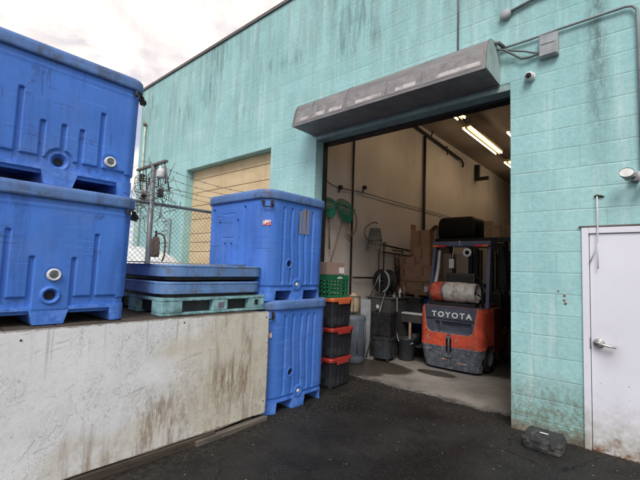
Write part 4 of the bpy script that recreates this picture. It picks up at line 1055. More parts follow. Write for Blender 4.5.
g = MB(); g.box(-.16, .16, -.12, .12, 0, .16, .01); g.box(-.12, .12, -.09, .09, .161, .26, .01); o = g.build('engine_part', M['blackm']); o.location = (-2.2, 2.2, .80); tag(o, 'dark machine part standing on the small white table', 'machine part')
g = MB(); g.lathe([(0, 0), (.13, 0), (.15, .28), (.155, .29), (.14, .30), (0, .27)], 20); o = g.build('black_pail', M['black']); o.location = (-2.02, 2.62, .008); tag(o, 'black pail on floor between table and forklift', 'pail')
g = MB(); g.lathe([(0, 0), (.12, 0), (.135, .02), (.15, .34), (.16, .35), (.16, .37), (.14, .375), (.13, .33), (0, .33)], 28); o = g.build('grey_pail', M['darkbin']); o.location = (-2.17, 1.83, .012); tag(o, 'charcoal pail on floor in front of the small white table', 'pail')
g = MB()
for k_ in range(9): g.tube([(0, r6.uniform(-.2, .2), r6.uniform(.5, .9)), (.04, r6.uniform(-.2, .2), r6.uniform(.3, .6)), (.03, r6.uniform(-.2, .2), r6.uniform(0, .3))], .010, 6)
g.tube([(0, -.22, .9), (0, .22, .9)], .014, 6)
o = g.build('hanging_hoses', M['black']); o.location = (-2.90, 2.75, 1.05); tag(o, 'bunch of black hoses hanging on wall below the short pipes', 'hoses')
# whitish boards leaning behind barrel
g = MB(); g.box(-.012, .012, -.09, .09, 0, 1.0, .003, mat=Matrix.Rotation(R(-6), 4, 'Y')); o = g.build('leaning_board', M['boxgrey']); o.location = (-2.80, 1.47, .008); o.rotation_euler = (0, 0, R(-60)); tag(o, 'narrow whitish board leaning between grey bin and metal cabinet', 'board')
g = MB(); g.tube([(0, 0, 0), (.27, .16, 1.15)], .012, 8); o = g.build('broom_handle', M['steel']); o.location = (-2.72, 1.40, .008); tag(o, 'thin metal pole leaning against the grey metal cabinet', 'pole')
# dark tub + black crate
t = thing('dark_tub', 'dark grey wheeled tub on floor in front of the metal cabinet', 'tub', (-2.42, 1.50, .011), R(10))
g = MB(); g.loft([rrect(-.15, .15, -.16, .16, .10, 8, .05), rrect(-.18, .18, -.18, .18, .12, 8, .36), rrect(-.195, .195, -.195, .195, .12, 8, .365), rrect(-.195, .195, -.195, .195, .12, 8, .39)]); g.box(.165, .18, -.01, .01, .06, .36); g.build('body', M['darkbin'], t)
for x_ in (-.11, .11):
    for y_ in (-.12, .12):
        g = MB(); g.lathe([(0, -.012), (.026, -.012), (.026, .012), (0, .012)], 12, Matrix.Translation((x_, y_, .026)) @ Matrix.Rotation(R(90), 4, 'X')); g.build('castor', M['tyre'], t)
t = thing('black_crate', 'black plastic crate with open framed side on the dark grey tub', 'crate', (-2.42, 1.50, .402), R(10))
g = MB()
for x_ in (-.17, .15): 
    for y_ in (-.17, .15): g.box(x_, x_ + .02, y_, y_ + .02, 0, .42)
for z0 in (0, .395): g.box(-.175, .175, -.175, -.155, z0, z0 + .03, .002); g.box(-.175, .175, .155, .175, z0, z0 + .03, .002); g.box(.155, .175, -.154, .154, z0, z0 + .03, .002); g.box(-.175, -.155, -.154, .154, z0, z0 + .03, .002)
g.box(-.15, .15, -.150, -.140, .04, .38); g.box(.140, .150, -.139, .15, .04, .38); g.box(-.15, .139, -.139, .15, .001, .01); g.build('body', M['black'], t)
# small work table
t = thing('work_table', 'small white topped table with pale wooden leg beside the forklift', 'table', (-2.18, 2.14, .011))
g = MB(); g.box(-.26, .24, -.20, .25, .765, .79, .003); g.build('table_top', M['whitepl'], t)
g = MB(); g.box(-.25, .23, -.19, .24, .62, .764, .003); g.build('apron', M['greycab'], t)
for x_, y_, m_ in ((.0, -.17, 'woodleg'), (.20, .21, 'greycab'), (-.23, .21, 'greycab'), (-.23, -.17, 'greycab')):
    g = MB(); g.box(x_ - .018, x_ + .018, y_ - .018, y_ + .018, .10, .619, .003); g.tube([(x_, y_, 0.02), (x_, y_, .10)], .022, 8); g.build('leg', M[m_], t)
g = MB(); g.box(-.24, .2, -.16, .2, .2, .22, .003); g.build('lower_shelf', M['greycab'], t)
g = MB(); g.lathe([(0, 0), (.10, 0), (.12, .2), (0, .2)], 20); o = g.build('bucket', M['black']); o.location = (-2.2, 2.17, .229); tag(o, 'dark bucket on lower shelf of the small white table', 'bucket')

# ------------------------------------------------------------------ things on the left interior wall
WX = -2.985
g = MB(); g.tube([(WX + .012, 1.23, .0), (WX + .012, 1.23, 4.9)], .018, 8); tag(g.build('wall_post', M['blackm']), 'nearer dark vertical pipe on interior wall, left of the hanging lantern net', 'pipe')
g = MB(); g.tube([(WX + .03, 4.02, .0), (WX + .03, 4.02, 4.76)], .034, 8); tag(g.build('wall_post', M['blackm']), 'farther thick dark vertical pipe on interior wall, above the cardboard boxes', 'pipe')
g = MB(); g.tube([(WX + .05, 1.26, 1.39), (WX + .05, 2.02, 1.39)], .016, 8); tag(g.build('gas_pipe', M['blackm']), 'short horizontal dark pipe running to the hose reel', 'pipe')
g = MB(); g.tube([(WX + .06, 2.4, 4.86), (WX + .06, 3.3, 4.84), (WX + .06, 6.2, 4.70), (WX + .06, 6.35, 4.62), (WX + .06, 6.3, 4.52)], .028, 8)
for y in (3.0, 4.3, 5.2): g.tube([(WX + .06, y, 4.83), (WX + .06, y + .05, 4.60 if y > 4.5 else 4.97)], .016, 6)
tag(g.build('ceiling_pipe', M['blackm']), 'dark sprinkler pipe along top of the interior wall', 'pipe')
g = MB(); g.box(WX, WX + .12, 7.42, 7.56, 4.36, 4.84, .01); g.box(WX + .12, WX + .40, 7.42, 7.56, 4.36, 4.45, .01); tag(g.build('wall_bracket', M['blackm']), 'black bracket high on interior wall beyond the sprinkler pipe', 'bracket')
g = MB(); p = [(WX + .02, .25, 3.06), (WX + .02, .6, 2.95), (WX + .02, .8, 2.93), (WX + .02, 1.3, 2.965), (WX + .02, 1.6, 2.97), (WX + .02, 3.0, 2.98), (WX + .02, 4.6, 3.0), (WX + .02, 9., 3.0)]
g.tube(p, .008, 6); tag(g.build('wall_cable', M['wire']), 'thin dark cable strung along the interior wall', 'cable')
for y, z, lb in ((.8, 2.93, 'small dark lamp socket on the wall cable nearest the doorway'), (1.52, 3.06, 'round black socket on wall just above the cable, beyond the near pipe')):
    g = MB(); g.lathe([(0, -.03), (.03, -.03), (.045, 0), (.03, .04), (0, .05)], 14, Matrix.Translation((WX + .06, y, z)) @ Matrix.Rotation(R(90), 4, 'Y')); g.tube([(WX + .03, y, z - .02), (WX + .03, y, z - .09)], .012, 6)
    tag(g.build('lamp_socket', M['black']), lb, 'socket')

def dipnet(label, y, z, rot, hoop, polepts, mat, depth=.28):
    t = thing('landing_net', label, 'net', (WX + .06, y, z), 0, 'green landing nets hung on the interior wall')
    g = MB(); hp = []
    for i in range(28):
        a = 2 * math.pi * i / 28; yy_ = hoop[0] * math.cos(a); z_ = hoop[1] * math.sin(a)
        hp.append(Vector((.03 * math.cos(a), yy_ * math.cos(rot) - z_ * math.sin(rot), yy_ * math.sin(rot) + z_ * math.cos(rot))))
    g.tube(hp, .008, 6, closed=True); g.build('hoop', M['polewood'], t)
    g = MB()
    def bag(u, v):  # u around, v depth
        a = 2 * math.pi * u; s_ = math.cos(v * math.pi / 2) ** .7
        q = hp[int(round(u * 28)) % 28]
        return Vector((q.x * s_ + .02 + .05 * v, q.y * s_, q.z * s_ - depth * v))
    for i in range(28):
        g.tube([bag(i / 28, v / 6) for v in range(7)], .0035, 4, caps=False)
        g.tube([bag((i + v * .8) / 28, v / 6) for v in range(7)], .0035, 4, caps=False)
        g.tube([bag((i - v * .8) / 28, v / 6) for v in range(7)], .0035, 4, caps=False)
    for v in range(1, 6): g.tube([bag(i / 28, v / 6) for i in range(28)], .0035, 4, closed=True)
    g.build('net_bag', mat, t)
    g = MB(); g.tube(polepts, .012, 8); g.build('handle', M['polewood'], t)
    return t
dipnet('green landing net nearest the doorway with straight pole', .50, 2.60, 0, (.15, .10), [(0, .02, -.08), (0, .06, -.75)], M['net'], .24)
dipnet('green landing net with long slanting pole, farther from doorway', .93, 2.60, R(-20), (.20, .13), [(0, .0, -.14), (.03, -.40, -1.05)], M['net'], .27)
g = MB(); g.tube([(WX + .05, .40, 2.68), (WX + .05, 1.25, 2.60)], .012, 6); tag(g.build('net_rail', M['wire']), 'thin rail from which the two green nets hang', 'rail')
g = MB(); g.tube([(WX + .1, 1.05 + .2 * math.cos(R(a)), 2.36 + .25 * math.sin(R(a))) for a in range(-110, 80, 15)], .011, 7); g.tube([(WX + .1, 1.0, 2.3), (WX + .1, .92, 2.1), (WX + .1, 1.05, 2.02), (WX + .1, 1.1, 2.2)], .007, 6)
tag(g.build('wire_loop', M['polewood']), 'bent brown hoop hanging under the farther green net', 'hoop')
# lantern shaped net
t = thing('hanging_net', 'grey basket net with curved handle hung on interior wall', 'net', (WX + .14, 1.80, 1.98))
g = MB()
for i in range(20):
    a = 2 * math.pi * i / 20
    g.tube([(.09 * math.cos(a), .10 * math.sin(a), .32), (.12 * math.cos(a + .15), .15 * math.sin(a + .15), .12), (.10 * math.cos(a), .20 * math.sin(a) - .05, -.1)], .004, 4, caps=False)
    g.tube([(.09 * math.cos(a), .10 * math.sin(a), .32), (.12 * math.cos(a - .25), .15 * math.sin(a - .25), .12), (.10 * math.cos(a - .3), .20 * math.sin(a - .3) - .05, -.1)], .004, 4, caps=False)
g.build('net_bag', M['gnet'], t)
g = MB()
for z, a_, b_ in ((.33, .09, .11), (.12, .12, .16), (.30, .09, .11)): g.tube([(a_ * math.cos(i * .3927), b_ * math.sin(i * .3927), z) for i in range(16)], .011, 6, closed=True)
g.build('hoop', M['steel'], t)
g = MB(); g.tube([(0, -.12, .08), (0, -.28, .12), (0, -.36, .2), (0, -.33, .32), (0, -.15, .42), (0, .0, .46), (0, .06, .44)], .014, 7); g.build('handle', M['polewood'], t)
# rails and valve
t = thing('wall_rails', 'pair of short horizontal dark pipes with valve beside the hanging basket net', 'pipe', (WX + .06, 2.2, 1.95))
g = MB(); g.tube([(0, .0, .09), (0, 1.35, .02)], .018, 7); g.tube([(0, .0, -.05), (0, 1.35, -.09)], .014, 7); g.tube([(0, .05, .1), (0, .05, -.55)], .012, 7); g.tube([(0, -.13, .0), (0, -.13, -.6)], .010, 7); g.build('pipe', M['blackm'], t)
g = MB(); g.lathe([(0, 0), (.05, 0), (.05, .03), (0, .03)], 14, Matrix.Translation((.03, .0, .1)) @ Matrix.Rotation(R(90), 4, 'Y')); g.build('valve', M['wire'], t)
g = MB(); g.tube([(0, .7, -.06), (0, .7, -.2)], .02, 7); g.build('hanging_tool', M['whitepl'], t)

# ------------------------------------------------------------------ boxes on blue tub
t = thing('blue_bin', 'deep blue bin behind the small table supporting cardboard boxes', 'bin', (-2.50, 3.25, .011))
g = MB(); g.loft([rrect(-.42, .42, -.42, .42, .08, 6, 0), rrect(-.46, .46, -.46, .46, .08, 6, .92)]); g.build('body', M['bluetub'], t)
g = MB(); g.loft([rrect(-.48, .48, -.48, .48, .09, 6, .921), rrect(-.48, .48, -.48, .48, .09, 6, .99)]); g.build('rim', M['bluetub'], t)
t = thing('wood_pallet', 'brown wooden pallet lying on the deep blue bin', 'pallet', (-2.50, 3.25, .999))
g = MB()
for i in range(6): g.box(-.46, .46, -.44 + i * .15, -.33 + i * .15, .075, .09)
g.build('deck_board', M['card'], t)
g = MB()
for x_ in (-.44, -.04, .36): g.box(x_, x_ + .08, -.44, .44, 0, .074)
g.build('bearer', M['card'], t)
bz = 1.092; cnt = 0
def carton(x, y, z, w, d, h, label, flaps=False, tape=True):
    x += rnd.uniform(-.012, .012); y += rnd.uniform(-.02, .02)
    t = thing('carton', label, 'box', (x, y, z), R(rnd.uniform(-2, 2)), 'cardboard boxes stacked on the pallet')
    g = MB(); g.box(-w / 2, w / 2, -d / 2, d / 2, 0, h - .002, .002)
    g.build('box_body', M['card'], t)
    if flaps:
        g = MB(); g.box(-w / 2, -w / 2 + .006, -d / 2, d / 2, h, h + .14); g.build('flap', M['card'], t)
        g = MB(); g.loft([[(w / 2, -d / 2, h), (w / 2, d / 2, h), (w / 2 + .10, d / 2, h + .09), (w / 2 + .10, -d / 2, h + .09)], [(w / 2, -d / 2, h + .005), (w / 2, d / 2, h + .005), (w / 2 + .10, d / 2, h + .095), (w / 2 + .10, -d / 2, h + .095)]])
        g.build('flap', M['card'], t)
    if not flaps:
        g = MB(); g.box(-w * .36, -w * .14, -d / 2 - .0015, -d / 2 - .0002, h * .15, h * .30); g.build('printed_mark', M['tape'], t)
    if tape:
        g = MB(); g.box(-.025, .025, -d / 2 - .002, -d / 2 - .0005, h * .35, h - .004); g.build('tape_strip', M['tape'], t)
    return t
carton(-2.76, 2.98, bz, .44, .36, .25, 'bottom left cardboard box on the pallet')
carton(-2.76, 2.98, bz + .25, .44, .36, .25, 'second cardboard box up in the left column')
carton(-2.76, 2.98, bz + .50, .44, .36, .24, 'third cardboard box up in the left column, topmost there')
o = carton(-2.36, 2.98, bz, .38, .36, .25, 'bottom right cardboard box with white label patch')
g = MB(); g.box(.02, .10, -.1835, -.1805, .05, .16); g.build('label_sheet', M['label'], o)
carton(-2.36, 2.98, bz + .25, .38, .36, .30, 'second cardboard box up in the right column')
carton(-2.40, 2.98, bz + .551, .36, .34, .38, 'third cardboard box up in the right column, pressed by open box')
carton(-2.60, 3.30, bz + .0, .5, .22, .80, 'tall cardboard box standing behind the two front columns')
carton(-2.62, 3.0 + .28, bz + .801, .44, .22, .52, 'tall cardboard box with raised flaps on top of the stack', True)

# ------------------------------------------------------------------ storage rack behind forklift
t = thing('storage_rack', 'dark steel storage rack full of goods behind the forklift', 'rack', (-1.6, 5.2, .011))
for x_ in (-1.35, .0, 1.5):
    for y_ in (-.45, .45):
        g = MB(); g.box(x_ - .04, x_ + .04, y_ - .04, y_ + .04, 0, 2.345); g.build('upright', M['blackm'], t)
for z_ in (.15, 1.2, 2.25):
    g = MB(); g.box(-1.30, -.05, -.48, -.42, z_, z_ + .1); g.box(.05, 1.45, -.48, -.42, z_, z_ + .1); g.box(-1.30, 1.45, -.415, .40, z_ + .06, z_ + .095); g.build('shelf', M['blackm'], t)
g = MB(); L_ = [rrect(-.43, .47, -.42, .42, .10, 8, 0), rrect(-.45, .52, -.44, .44, .12, 8, .1), rrect(-.45, .51, -.44, .44, .08, 8, .40), rrect(-.42, .44, -.41, .41, .08, 8, .50), rrect(-.36, .36, -.36, .36, .08, 8, .53)]
g.loft(L_, smooth=True); o = g.build('black_bundle', M['blacktarp']); o.location = (-2.50, 5.2, 2.36); tag(o, 'black sheeting bundle on top shelf above the forklift roof', 'bundle')
g = MB(); g.box(-.17, .17, -.2, .2, 0, .30, .01); g.box(-.17, .0, -.2, .2, .301, .40, .01); o = g.build('tan_carton', M['polerope']); o.location = (-1.72, 5.0, 2.357); o.rotation_euler = (0, 0, .25); tag(o, 'worn tan carton on the rack right of the black bundle', 'box')
g = MB()
for k_ in range(6): g.tube([(.12 * math.cos(a * .45) * (1 - k_ * .06), .12 * math.sin(a * .45), .02 + k_ * .045 + .01 * math.sin(a * 1.3)) for a in range(14)], .018, 6)
o = g.build('rope_coil', M['polerope']); o.location = (-1.36, 5.0, 2.357); tag(o, 'coil of tan rope on the rack between tan carton and dark box', 'rope')
g = MB(); g.box(-.25, .25, -.3, .3, 0, .36, .01); o = g.build('dark_carton', M['blacktarp']); o.location = (-.95, 5.2, 2.357); tag(o, 'dark box on top shelf at the right of the rope heap', 'box')
for x_, w_, z_, lb in ((-2.72, .3, 1.30, 'pale foam box on middle shelf seen left through the forklift cage'), (-2.33, .4, 1.30, 'pale foam box on middle shelf seen centrally through the forklift cage'), (-1.75, .22, 1.30, 'pale foam box on middle shelf seen right through the forklift cage')):
    g = MB(); g.box(-w_ / 2, w_ / 2, -.25, .2, 0, .70, .01); o = g.build('foam_box', M['foam']); o.location = (x_, 5.15, z_ + .004); tag(o, lb, 'box')
for x_, w_, h_, z_, lb in ((-2.3, .9, .7, .255, 'large black box on bottom shelf behind the forklift'), (-1.05, .8, .8, .255, 'black box on bottom shelf right of the forklift'), (-1.1, .7, .75, 1.302, 'tall black box on middle shelf right of the forklift')):
    g = MB(); g.box(-w_ / 2, w_ / 2, -.35, .35, 0, h_, .01); o = g.build('dark_carton', M['blacktarp']); o.location = (x_, 5.2, z_ + .004); tag(o, lb, 'box')
# shelf of dark things along right side just inside the opening
t = thing('side_shelving', 'dark shelving unit in shadow right of the forklift', 'shelving', (-.10, 3.3, .011))
for x_ in (-.22, .22):
    for y_ in (-.7, .7):
        g = MB(); g.box(x_ - .02, x_ + .02, y_ - .02, y_ + .02, 0, 2.1); g.build('upright', M['blackm'], t)
for z_ in (.1, .7, 1.3, 1.9):
    g = MB(); g.box(-.24, .24, -.72, .72, z_, z_ + .03); g.build('shelf', M['blackm'], t)
g = MB(); g.box(-.2, .2, -.6, .6, 0, .5, .01); o = g.build('dark_carton', M['blacktarp']); o.location = (-.10, 3.3, .143); tag(o, 'black box on lowest level of the side shelving', 'box')
g = MB(); g.box(-.2, .2, -.6, .6, 0, .45, .01); o = g.build('dark_carton', M['blacktarp']); o.location = (-.10, 3.3, .743); tag(o, 'black box on second level of the side shelving', 'box')
g = MB(); g.lathe([(0, 0), (.07, 0), (.07, .18), (.03, .24), (.03, .28), (0, .28)], 16); o = g.build('white_bottle', M['whitepl']); o.location = (-.2, 2.75, 1.344); tag(o, 'whitish bottle on upper shelf at right edge of the opening', 'bottle')
g = MB(); g.box(-.05, .05, -.05, .05, 0, .22, .005); g.box(-.03, .03, -.052, -.0505, .06, .2); o = g.build('small_tin', M['greycab']); o.location = (-.25, 2.8, 1.62 - .57 + .0); o.location.z = .743 + .453; tag(o, 'small tin with pale label on the second shelf box', 'tin')

# ------------------------------------------------------------------ ceiling lights
def clight(label, x, y0, y1, z=4.66):
    t = thing('ceiling_light', label, 'light', (x, (y0 + y1) / 2, z), 0, 'lit fluorescent strip lights')
    h_ = (y1 - y0) / 2
    g = MB(); g.box(-.10, .10, -h_, h_, .035, .09, .004); g.box(-.018, .018, -h_, h_, -.012, .0345, .003); g.build('housing', M['tan'], t)
    for s_ in (-1, 1):
        for q in (0, 1):
            g = MB(); a, b = (-h_ + .03, -.02) if q == 0 else (.02, h_ - .03)
            g.tube([(s_ * .072, a, .012), (s_ * .072, b, .012)], .014, 8); g.build('tube', M['tubes'], t)
    g = MB(); g.tube([(0, -h_ * .8, .09), (0, -h_ * .8, IZ - z)], .006, 6); g.tube([(0, h_ * .8, .09), (0, h_ * .8, IZ - z)], .006, 6); g.build('hanger', M['wire'], t)
clight('nearest lit strip light, partly hidden by the door lintel', -1.80, 1.2, 3.30)
clight('middle lit strip light, seen whole through the opening', -1.90, 3.8, 6.1)
clight('far lit strip light at the right edge of the opening', -1.95, 7.0, 9.2)
clight('lit strip light in the second row, nearest the right wall edge', -1.22, 4.6, 6.8)
g = MB(); g.tube([(-1.89, .3, 4.80), (-1.93, 9.5, 4.80)], .012, 6); tag(g.build('light_conduit', M['wire']), 'dark conduit joining the row of strip lights', 'conduit')

# ------------------------------------------------------------------ forklift
fk = thing('forklift', 'orange and grey forklift with gas tank facing into the warehouse', 'forklift', (-1.315, 1.58, .011))
def plan_y(x):  # rear curvature
    return .02 + .16 * (abs(x) / .505) ** 3.2
W = .505
per = []
n_ = 70
for i in range(21): per.append((-W, .55 - (.55 - .20) * i / 20))
for i in range(n_ + 1):
    x = -W + 2 * W * i / n_
    # smooth round corner
    c = max(0, abs(x) - (W - .12)) / .12
    y = .0 + .02 * (abs(x) / W) ** 2 + .13 * (1 - math.sqrt(max(0, 1 - c * c)))
    per.append((x, y))
for i in range(1, 21): per.append((W, .20 + (.55 - .20) * i / 20))
ZA, ZB = .035, .985
nz = 96
def P_(i, j):
    x, y = per[i]; z = ZA + (ZB - ZA) * j / nz
    ins = 0.
    if z < .38: ins = .055 * ((.38 - z) / .33) ** 1.3
    if z > .92: ins += .03 * ((z - .92) / .065) ** 2
    ins -= .008 * math.exp(-((z - .385) / .02) ** 2)
    sx = 1 - ins / W
    reg = region(x, y, z)
    if reg == 2: y2 = y + .025
    else: y2 = y
    if z < .38: y2 += ins * (1 if abs(x) < .495 else .3)
    if reg == 2 and recess(x, z): y2 += .06
    return (x * sx, y2, z)
def umask(x, z):
    # U shaped opening in the orange
    t_ = abs(x)
    if z < .575: return False
    edge = .465 - .05 * max(0, (.70 - z)) / .125 if z > .70 else .40 + .0 * z
    if z > .70: edge = .385 + .045 * ((z - .70) / .285)
    else: edge = .385 - .10 * (1 - math.sqrt(max(0, 1 - ((.70 - z) / .125) ** 2)))
    return t_ < edge
def recess(x, z): return (.595 < z < .755) and ((-.13 < x < .33) or (-.245 < x < -.165))
def region(x, y, z):
    if z < .385: return 0
    if y < .24 and umask(x, z): return 2
    return 1
vv = [[None] * (nz + 1) for _ in per]
gs = [MB(), MB(), MB()]; cache = [dict(), dict(), dict()]
for i in range(len(per) - 1):
    for j in range(nz):
        xm = (per[i][0] + per[i + 1][0]) / 2; ym = (per[i][1] + per[i + 1][1]) / 2; zm = ZA + (ZB - ZA) * (j + .5) / nz
        if abs(xm) > .36 and (ym - .44) ** 2 + (zm - .20) ** 2 < .325 ** 2 and zm < .42: continue
        if abs(xm) < .045 and .30 < zm < .50: continue
        rg = region(xm, ym, zm); q = []
        for a, b in ((i, j), (i + 1, j), (i + 1, j + 1), (i, j + 1)):
            if (a, b) not in cache[rg]: cache[rg][(a, b)] = gs[rg].bm.verts.new(P_(a, b))
            q.append(cache[rg][(a, b)])
        f = gs[rg].face(q)
        if f: f.smooth = True
gs[1].face([gs[1].bm.verts.new((x * .94, y + (.02 if y < .5 else 0), ZB - .002)) for x, y in per])
gs[0].build('bumper', M['fork_g'], fk); gs[1].build('counterweight', M['fork_o'], fk); rp = gs[2].build('rear_panel', M['fork_d'], fk)
g = MB(); g.box(-.40, .40, .10, .14, .575, .97); g.build('grille_backing', M['blackm'], rp)
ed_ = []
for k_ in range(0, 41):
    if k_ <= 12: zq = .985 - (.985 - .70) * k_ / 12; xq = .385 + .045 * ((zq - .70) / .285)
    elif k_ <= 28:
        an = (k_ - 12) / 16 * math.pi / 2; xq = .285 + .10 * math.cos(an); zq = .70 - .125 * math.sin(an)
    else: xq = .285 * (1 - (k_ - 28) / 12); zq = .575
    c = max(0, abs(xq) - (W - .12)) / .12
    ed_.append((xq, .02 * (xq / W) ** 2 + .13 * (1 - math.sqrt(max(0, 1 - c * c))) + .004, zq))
g = MB(); g.tube(ed_ + [(-x, y, z) for x, y, z in ed_[-2::-1]], .009, 6); g.build('edge_highlight', M['highlight_o'], fk)  # added tube in lighter orange, a painted highlight on the U edge
g = MB(); g.box(-.055, .055, .05, .20, .28, .53); g.build('tow_recess', M['black'], fk)
g = MB(); g.tube([(0, .0, .23), (0, .0, .56)], .016, 10); g.box(-.05, .05, -.015, .03, .22, .27, .008); g.box(-.045, .045, -.012, .03, .50, .54, .01); g.lathe([(0, 0), (.025, .005), (.02, .03), (0, .035)], 12, Matrix.Translation((0, .0, .56))); g.build('tow_pin', M['fork_g'], fk)
# lettering
cu = bpy.data.curves.new('lettering', 'FONT'); cu.body = 'TOYOTA'; cu.size = .115; cu.extrude = .004; cu.align_x = 'CENTER'; cu.space_character = 1.38; cu.offset = .0035
tmp = bpy.data.objects.new('tmp_text', cu); col.objects.link(tmp); bpy.context.view_layer.update()
me = bpy.data.meshes.new_from_object(tmp.evaluated_get(bpy.context.evaluated_depsgraph_get())); bpy.data.objects.remove(tmp); 
me.materials.clear(); me.materials.append(M['letters'])
lt = bpy.data.objects.new('lettering', me); col.objects.link(lt); lt.parent = fk; lt.location = (.03, .018, .826); lt.rotation_euler = (R(90), 0, 0); lt.scale = (1.08, 1., 1.)
# seams, bolts, decal and scuffs on the counterweight
for x_ in (-.30, .30):
    g = MB(); g.lathe([(0, .006), (.016, .005), (.018, 0)], 6, Matrix.Translation((x_, .008, .31)) @ Matrix.Rotation(R(90), 4, 'X')); g.build('bolt', M['steel'], fk)
    g = MB(); g.lathe([(0, .006), (.010, .005), (.012, 0)], 6, Matrix.Translation((x_ * 1.25, .012, .60 if x_ < 0 else .62)) @ Matrix.Rotation(R(90), 4, 'X')); g.build('bolt', M['black'], fk)
for x0_, z0_, w_, h2_, mm in ((-.36, .44, .05, .03, 'label'), (-.355, .48, .04, .07, 'scr'), (.10, .47, .05, .035, 'scr'), (.30, .40, .10, .012, 'scr'), (-.12, .17, .12, .02, 'scr'), (.12, .14, .16, .014, 'scr'), (-.40, .30, .07, .015, 'scr')):
    g = MB(); yb = .02 * ((x0_ + w_ / 2) / W) ** 2 + (0 if z0_ > .38 else .055 * ((.38 - z0_) / .33) ** 1.3)
    g.quad((x0_, yb - .004, z0_), (x0_ + w_, yb - .004, z0_), (x0_ + w_, yb - .004 - (.012 if z0_ > .38 else .0), z0_ + h2_), (x0_, yb - .004, z0_ + h2_)); g.build('scuffed_decal' , M['scrapef'], fk)
g = MB(); g.box(-.385, .385, .014, .03, .795, .799); g.build('panel_seam', M['black'], rp)
# body sides, hood, floor, wheels
g = MB(); g.box(-.50, .50, .56, 1.55, .28, .55, .02); g.build('chassis', M['fork_r'], fk)
g = MB(); g.box(-.49, .49, .30, 1.02, .56, .97, .02); g.box(-.40, .40, .30, .98, .9705, 1.03, .02); g.build('engine_cover', M['fork_r'], fk)
g = MB(); g.box(-.46, .46, .10, .55, .975, 1.0, .008); g.build('rear_deck', M['fork_d'], fk)
g = MB(); g.box(-.25, .25, .45, .90, 1.031, 1.13, .03); g.box(-.24, .24, .45, .56, 1.131, 1.52, .04); g.build('seat', M['black'], fk)
g = MB(); g.box(-.40, .40, 1.25, 1.42, .56, 1.20, .03); g.build('dashboard', M['black'], fk)
g = MB(); g.tube([(0 - .05, 1.3, 1.18), (-.05, 1.10, 1.32)], .02, 8); mt = Matrix.Translation((-.05, 1.08, 1.34)) @ Matrix.Rotation(R(55), 4, 'X'); g.tube([tuple(mt @ Vector((.16 * math.cos(a * .3), .16 * math.sin(a * .3), 0))) for a in range(21)], .014, 7, closed=True); g.tube([tuple(mt @ Vector((-.16, 0, 0))), tuple(mt @ Vector((.16, 0, 0)))], .012, 6); g.build('steering_wheel', M['black'], fk)
def wheel(x, y, r_, w_):
    mt = Matrix.Translation((x, y, r_)) @ Matrix.Rotation(R(90), 4, 'Y')
    g = MB(); g.lathe([(r_ * .6, -w_), (r_ * .93, -w_), (r_, -w_ * .7), (r_, w_ * .7), (r_ * .93, w_), (r_ * .6, w_)], 30, mt); o = g.build('wheel', M['tyre'], fk)
    g = MB(); g.lathe([(0, -w_ * .6), (r_ * .58, -w_ * .8), (r_ * .61, -w_), (r_ * .61, w_), (r_ * .58, w_ * .8), (0, w_ * .6)], 20, mt); g.build('rim', M['fork_g'], o)
for x_ in (-.40, .40): wheel(x_, .44, .245, .085)
for x_ in (-.45, .45): wheel(x_, 1.55, .30, .11)
# overhead guard
for s_, nm in ((-1, 'l'), (1, 'r')):
    g = MB(); a = Vector((s_ * .47, .34, .985)); b = Vector((s_ * .455, .50, 1.965))
    ln = []
    for p_, zz_ in ((a, 0), (b, 0)):
        ln.append([(p_.x - .028, p_.y - .04, p_.z), (p_.x + .028, p_.y - .04, p_.z), (p_.x + .028, p_.y + .04, p_.z), (p_.x - .028, p_.y + .04, p_.z)])
    g.loft(ln); g.build('guard_pillar', M['pillar'], fk, bevel=.008)
    g = MB(); a = Vector((s_ * .46, 1.48, .56)); b = Vector((s_ * .455, 1.22, 2.02)); g.tube([a, b], .03, 8); g.build('guard_pillar', M['blackm'], fk)
g = MB(); g.box(-.485, .485, .44, .50, 1.97, 2.05, .01); g.box(-.485, .485, 1.18, 1.24, 2.0, 2.06, .01)
for s_ in (-1, 1): g.loft([[(s_ * .485, .5, 1.95), (s_ * .435, .5, 1.95), (s_ * .435, .5, 2.02), (s_ * .485, .5, 2.02)], [(s_ * .485, 1.18, 2.0), (s_ * .435, 1.18, 2.0), (s_ * .435, 1.18, 2.06), (s_ * .485, 1.18, 2.06)]])
g.build('guard_frame', M['pillar'], fk)
for i in range(6):
    g = MB(); x_ = -.34 + i * .136; g.loft([[(x_ - .008, .5, 1.97), (x_ + .008, .5, 1.97), (x_ + .008, .5, 2.01), (x_ - .008, .5, 2.01)], [(x_ - .008, 1.18, 2.02), (x_ + .008, 1.18, 2.02), (x_ + .008, 1.18, 2.055), (x_ - .008, 1.18, 2.055)]]); g.build('guard_bar', M['blackm'], fk)
for s_ in (-1, 1):
    g = MB(); g.box(min(s_ * .44, s_ * .23), max(s_ * .44, s_ * .23), .395, .438, 1.95, 1.99, .006); o = g.build('tail_light', M['tail_r'], fk)
    g = MB(); g.box(min(s_ * .46, s_ * .36), max(s_ * .46, s_ * .36), .385, .394, 1.953, 1.987, .002); g.build('indicator', M['tail_o'], o)
g = MB(); mt = Matrix.Translation((.13, .42, 1.86)) @ Matrix.Rotation(R(90), 4, 'X')
g.lathe([(0, -.05), (.05, -.05), (.07, 0), (.07, .02)], 20, mt); g.box(.115, .145, .44, .46, 1.86, 1.95); o = g.build('work_lamp', M['black'], fk)
g = MB(); g.lathe([(.035, .019), (.068, .02), (.072, .022), (.068, .026), (.035, .024)], 20, mt); g.build('lamp_ring', M['glasslens'], o)
g = MB(); g.lathe([(0, .017), (.034, .019)], 20, mt); g.build('lens', M['lens'], o)
g = MB(); g.tube([(0, .44, 1.97), (-.01, .43, 2.06)], .006, 6); g.build('antenna', M['whitepl'], fk)
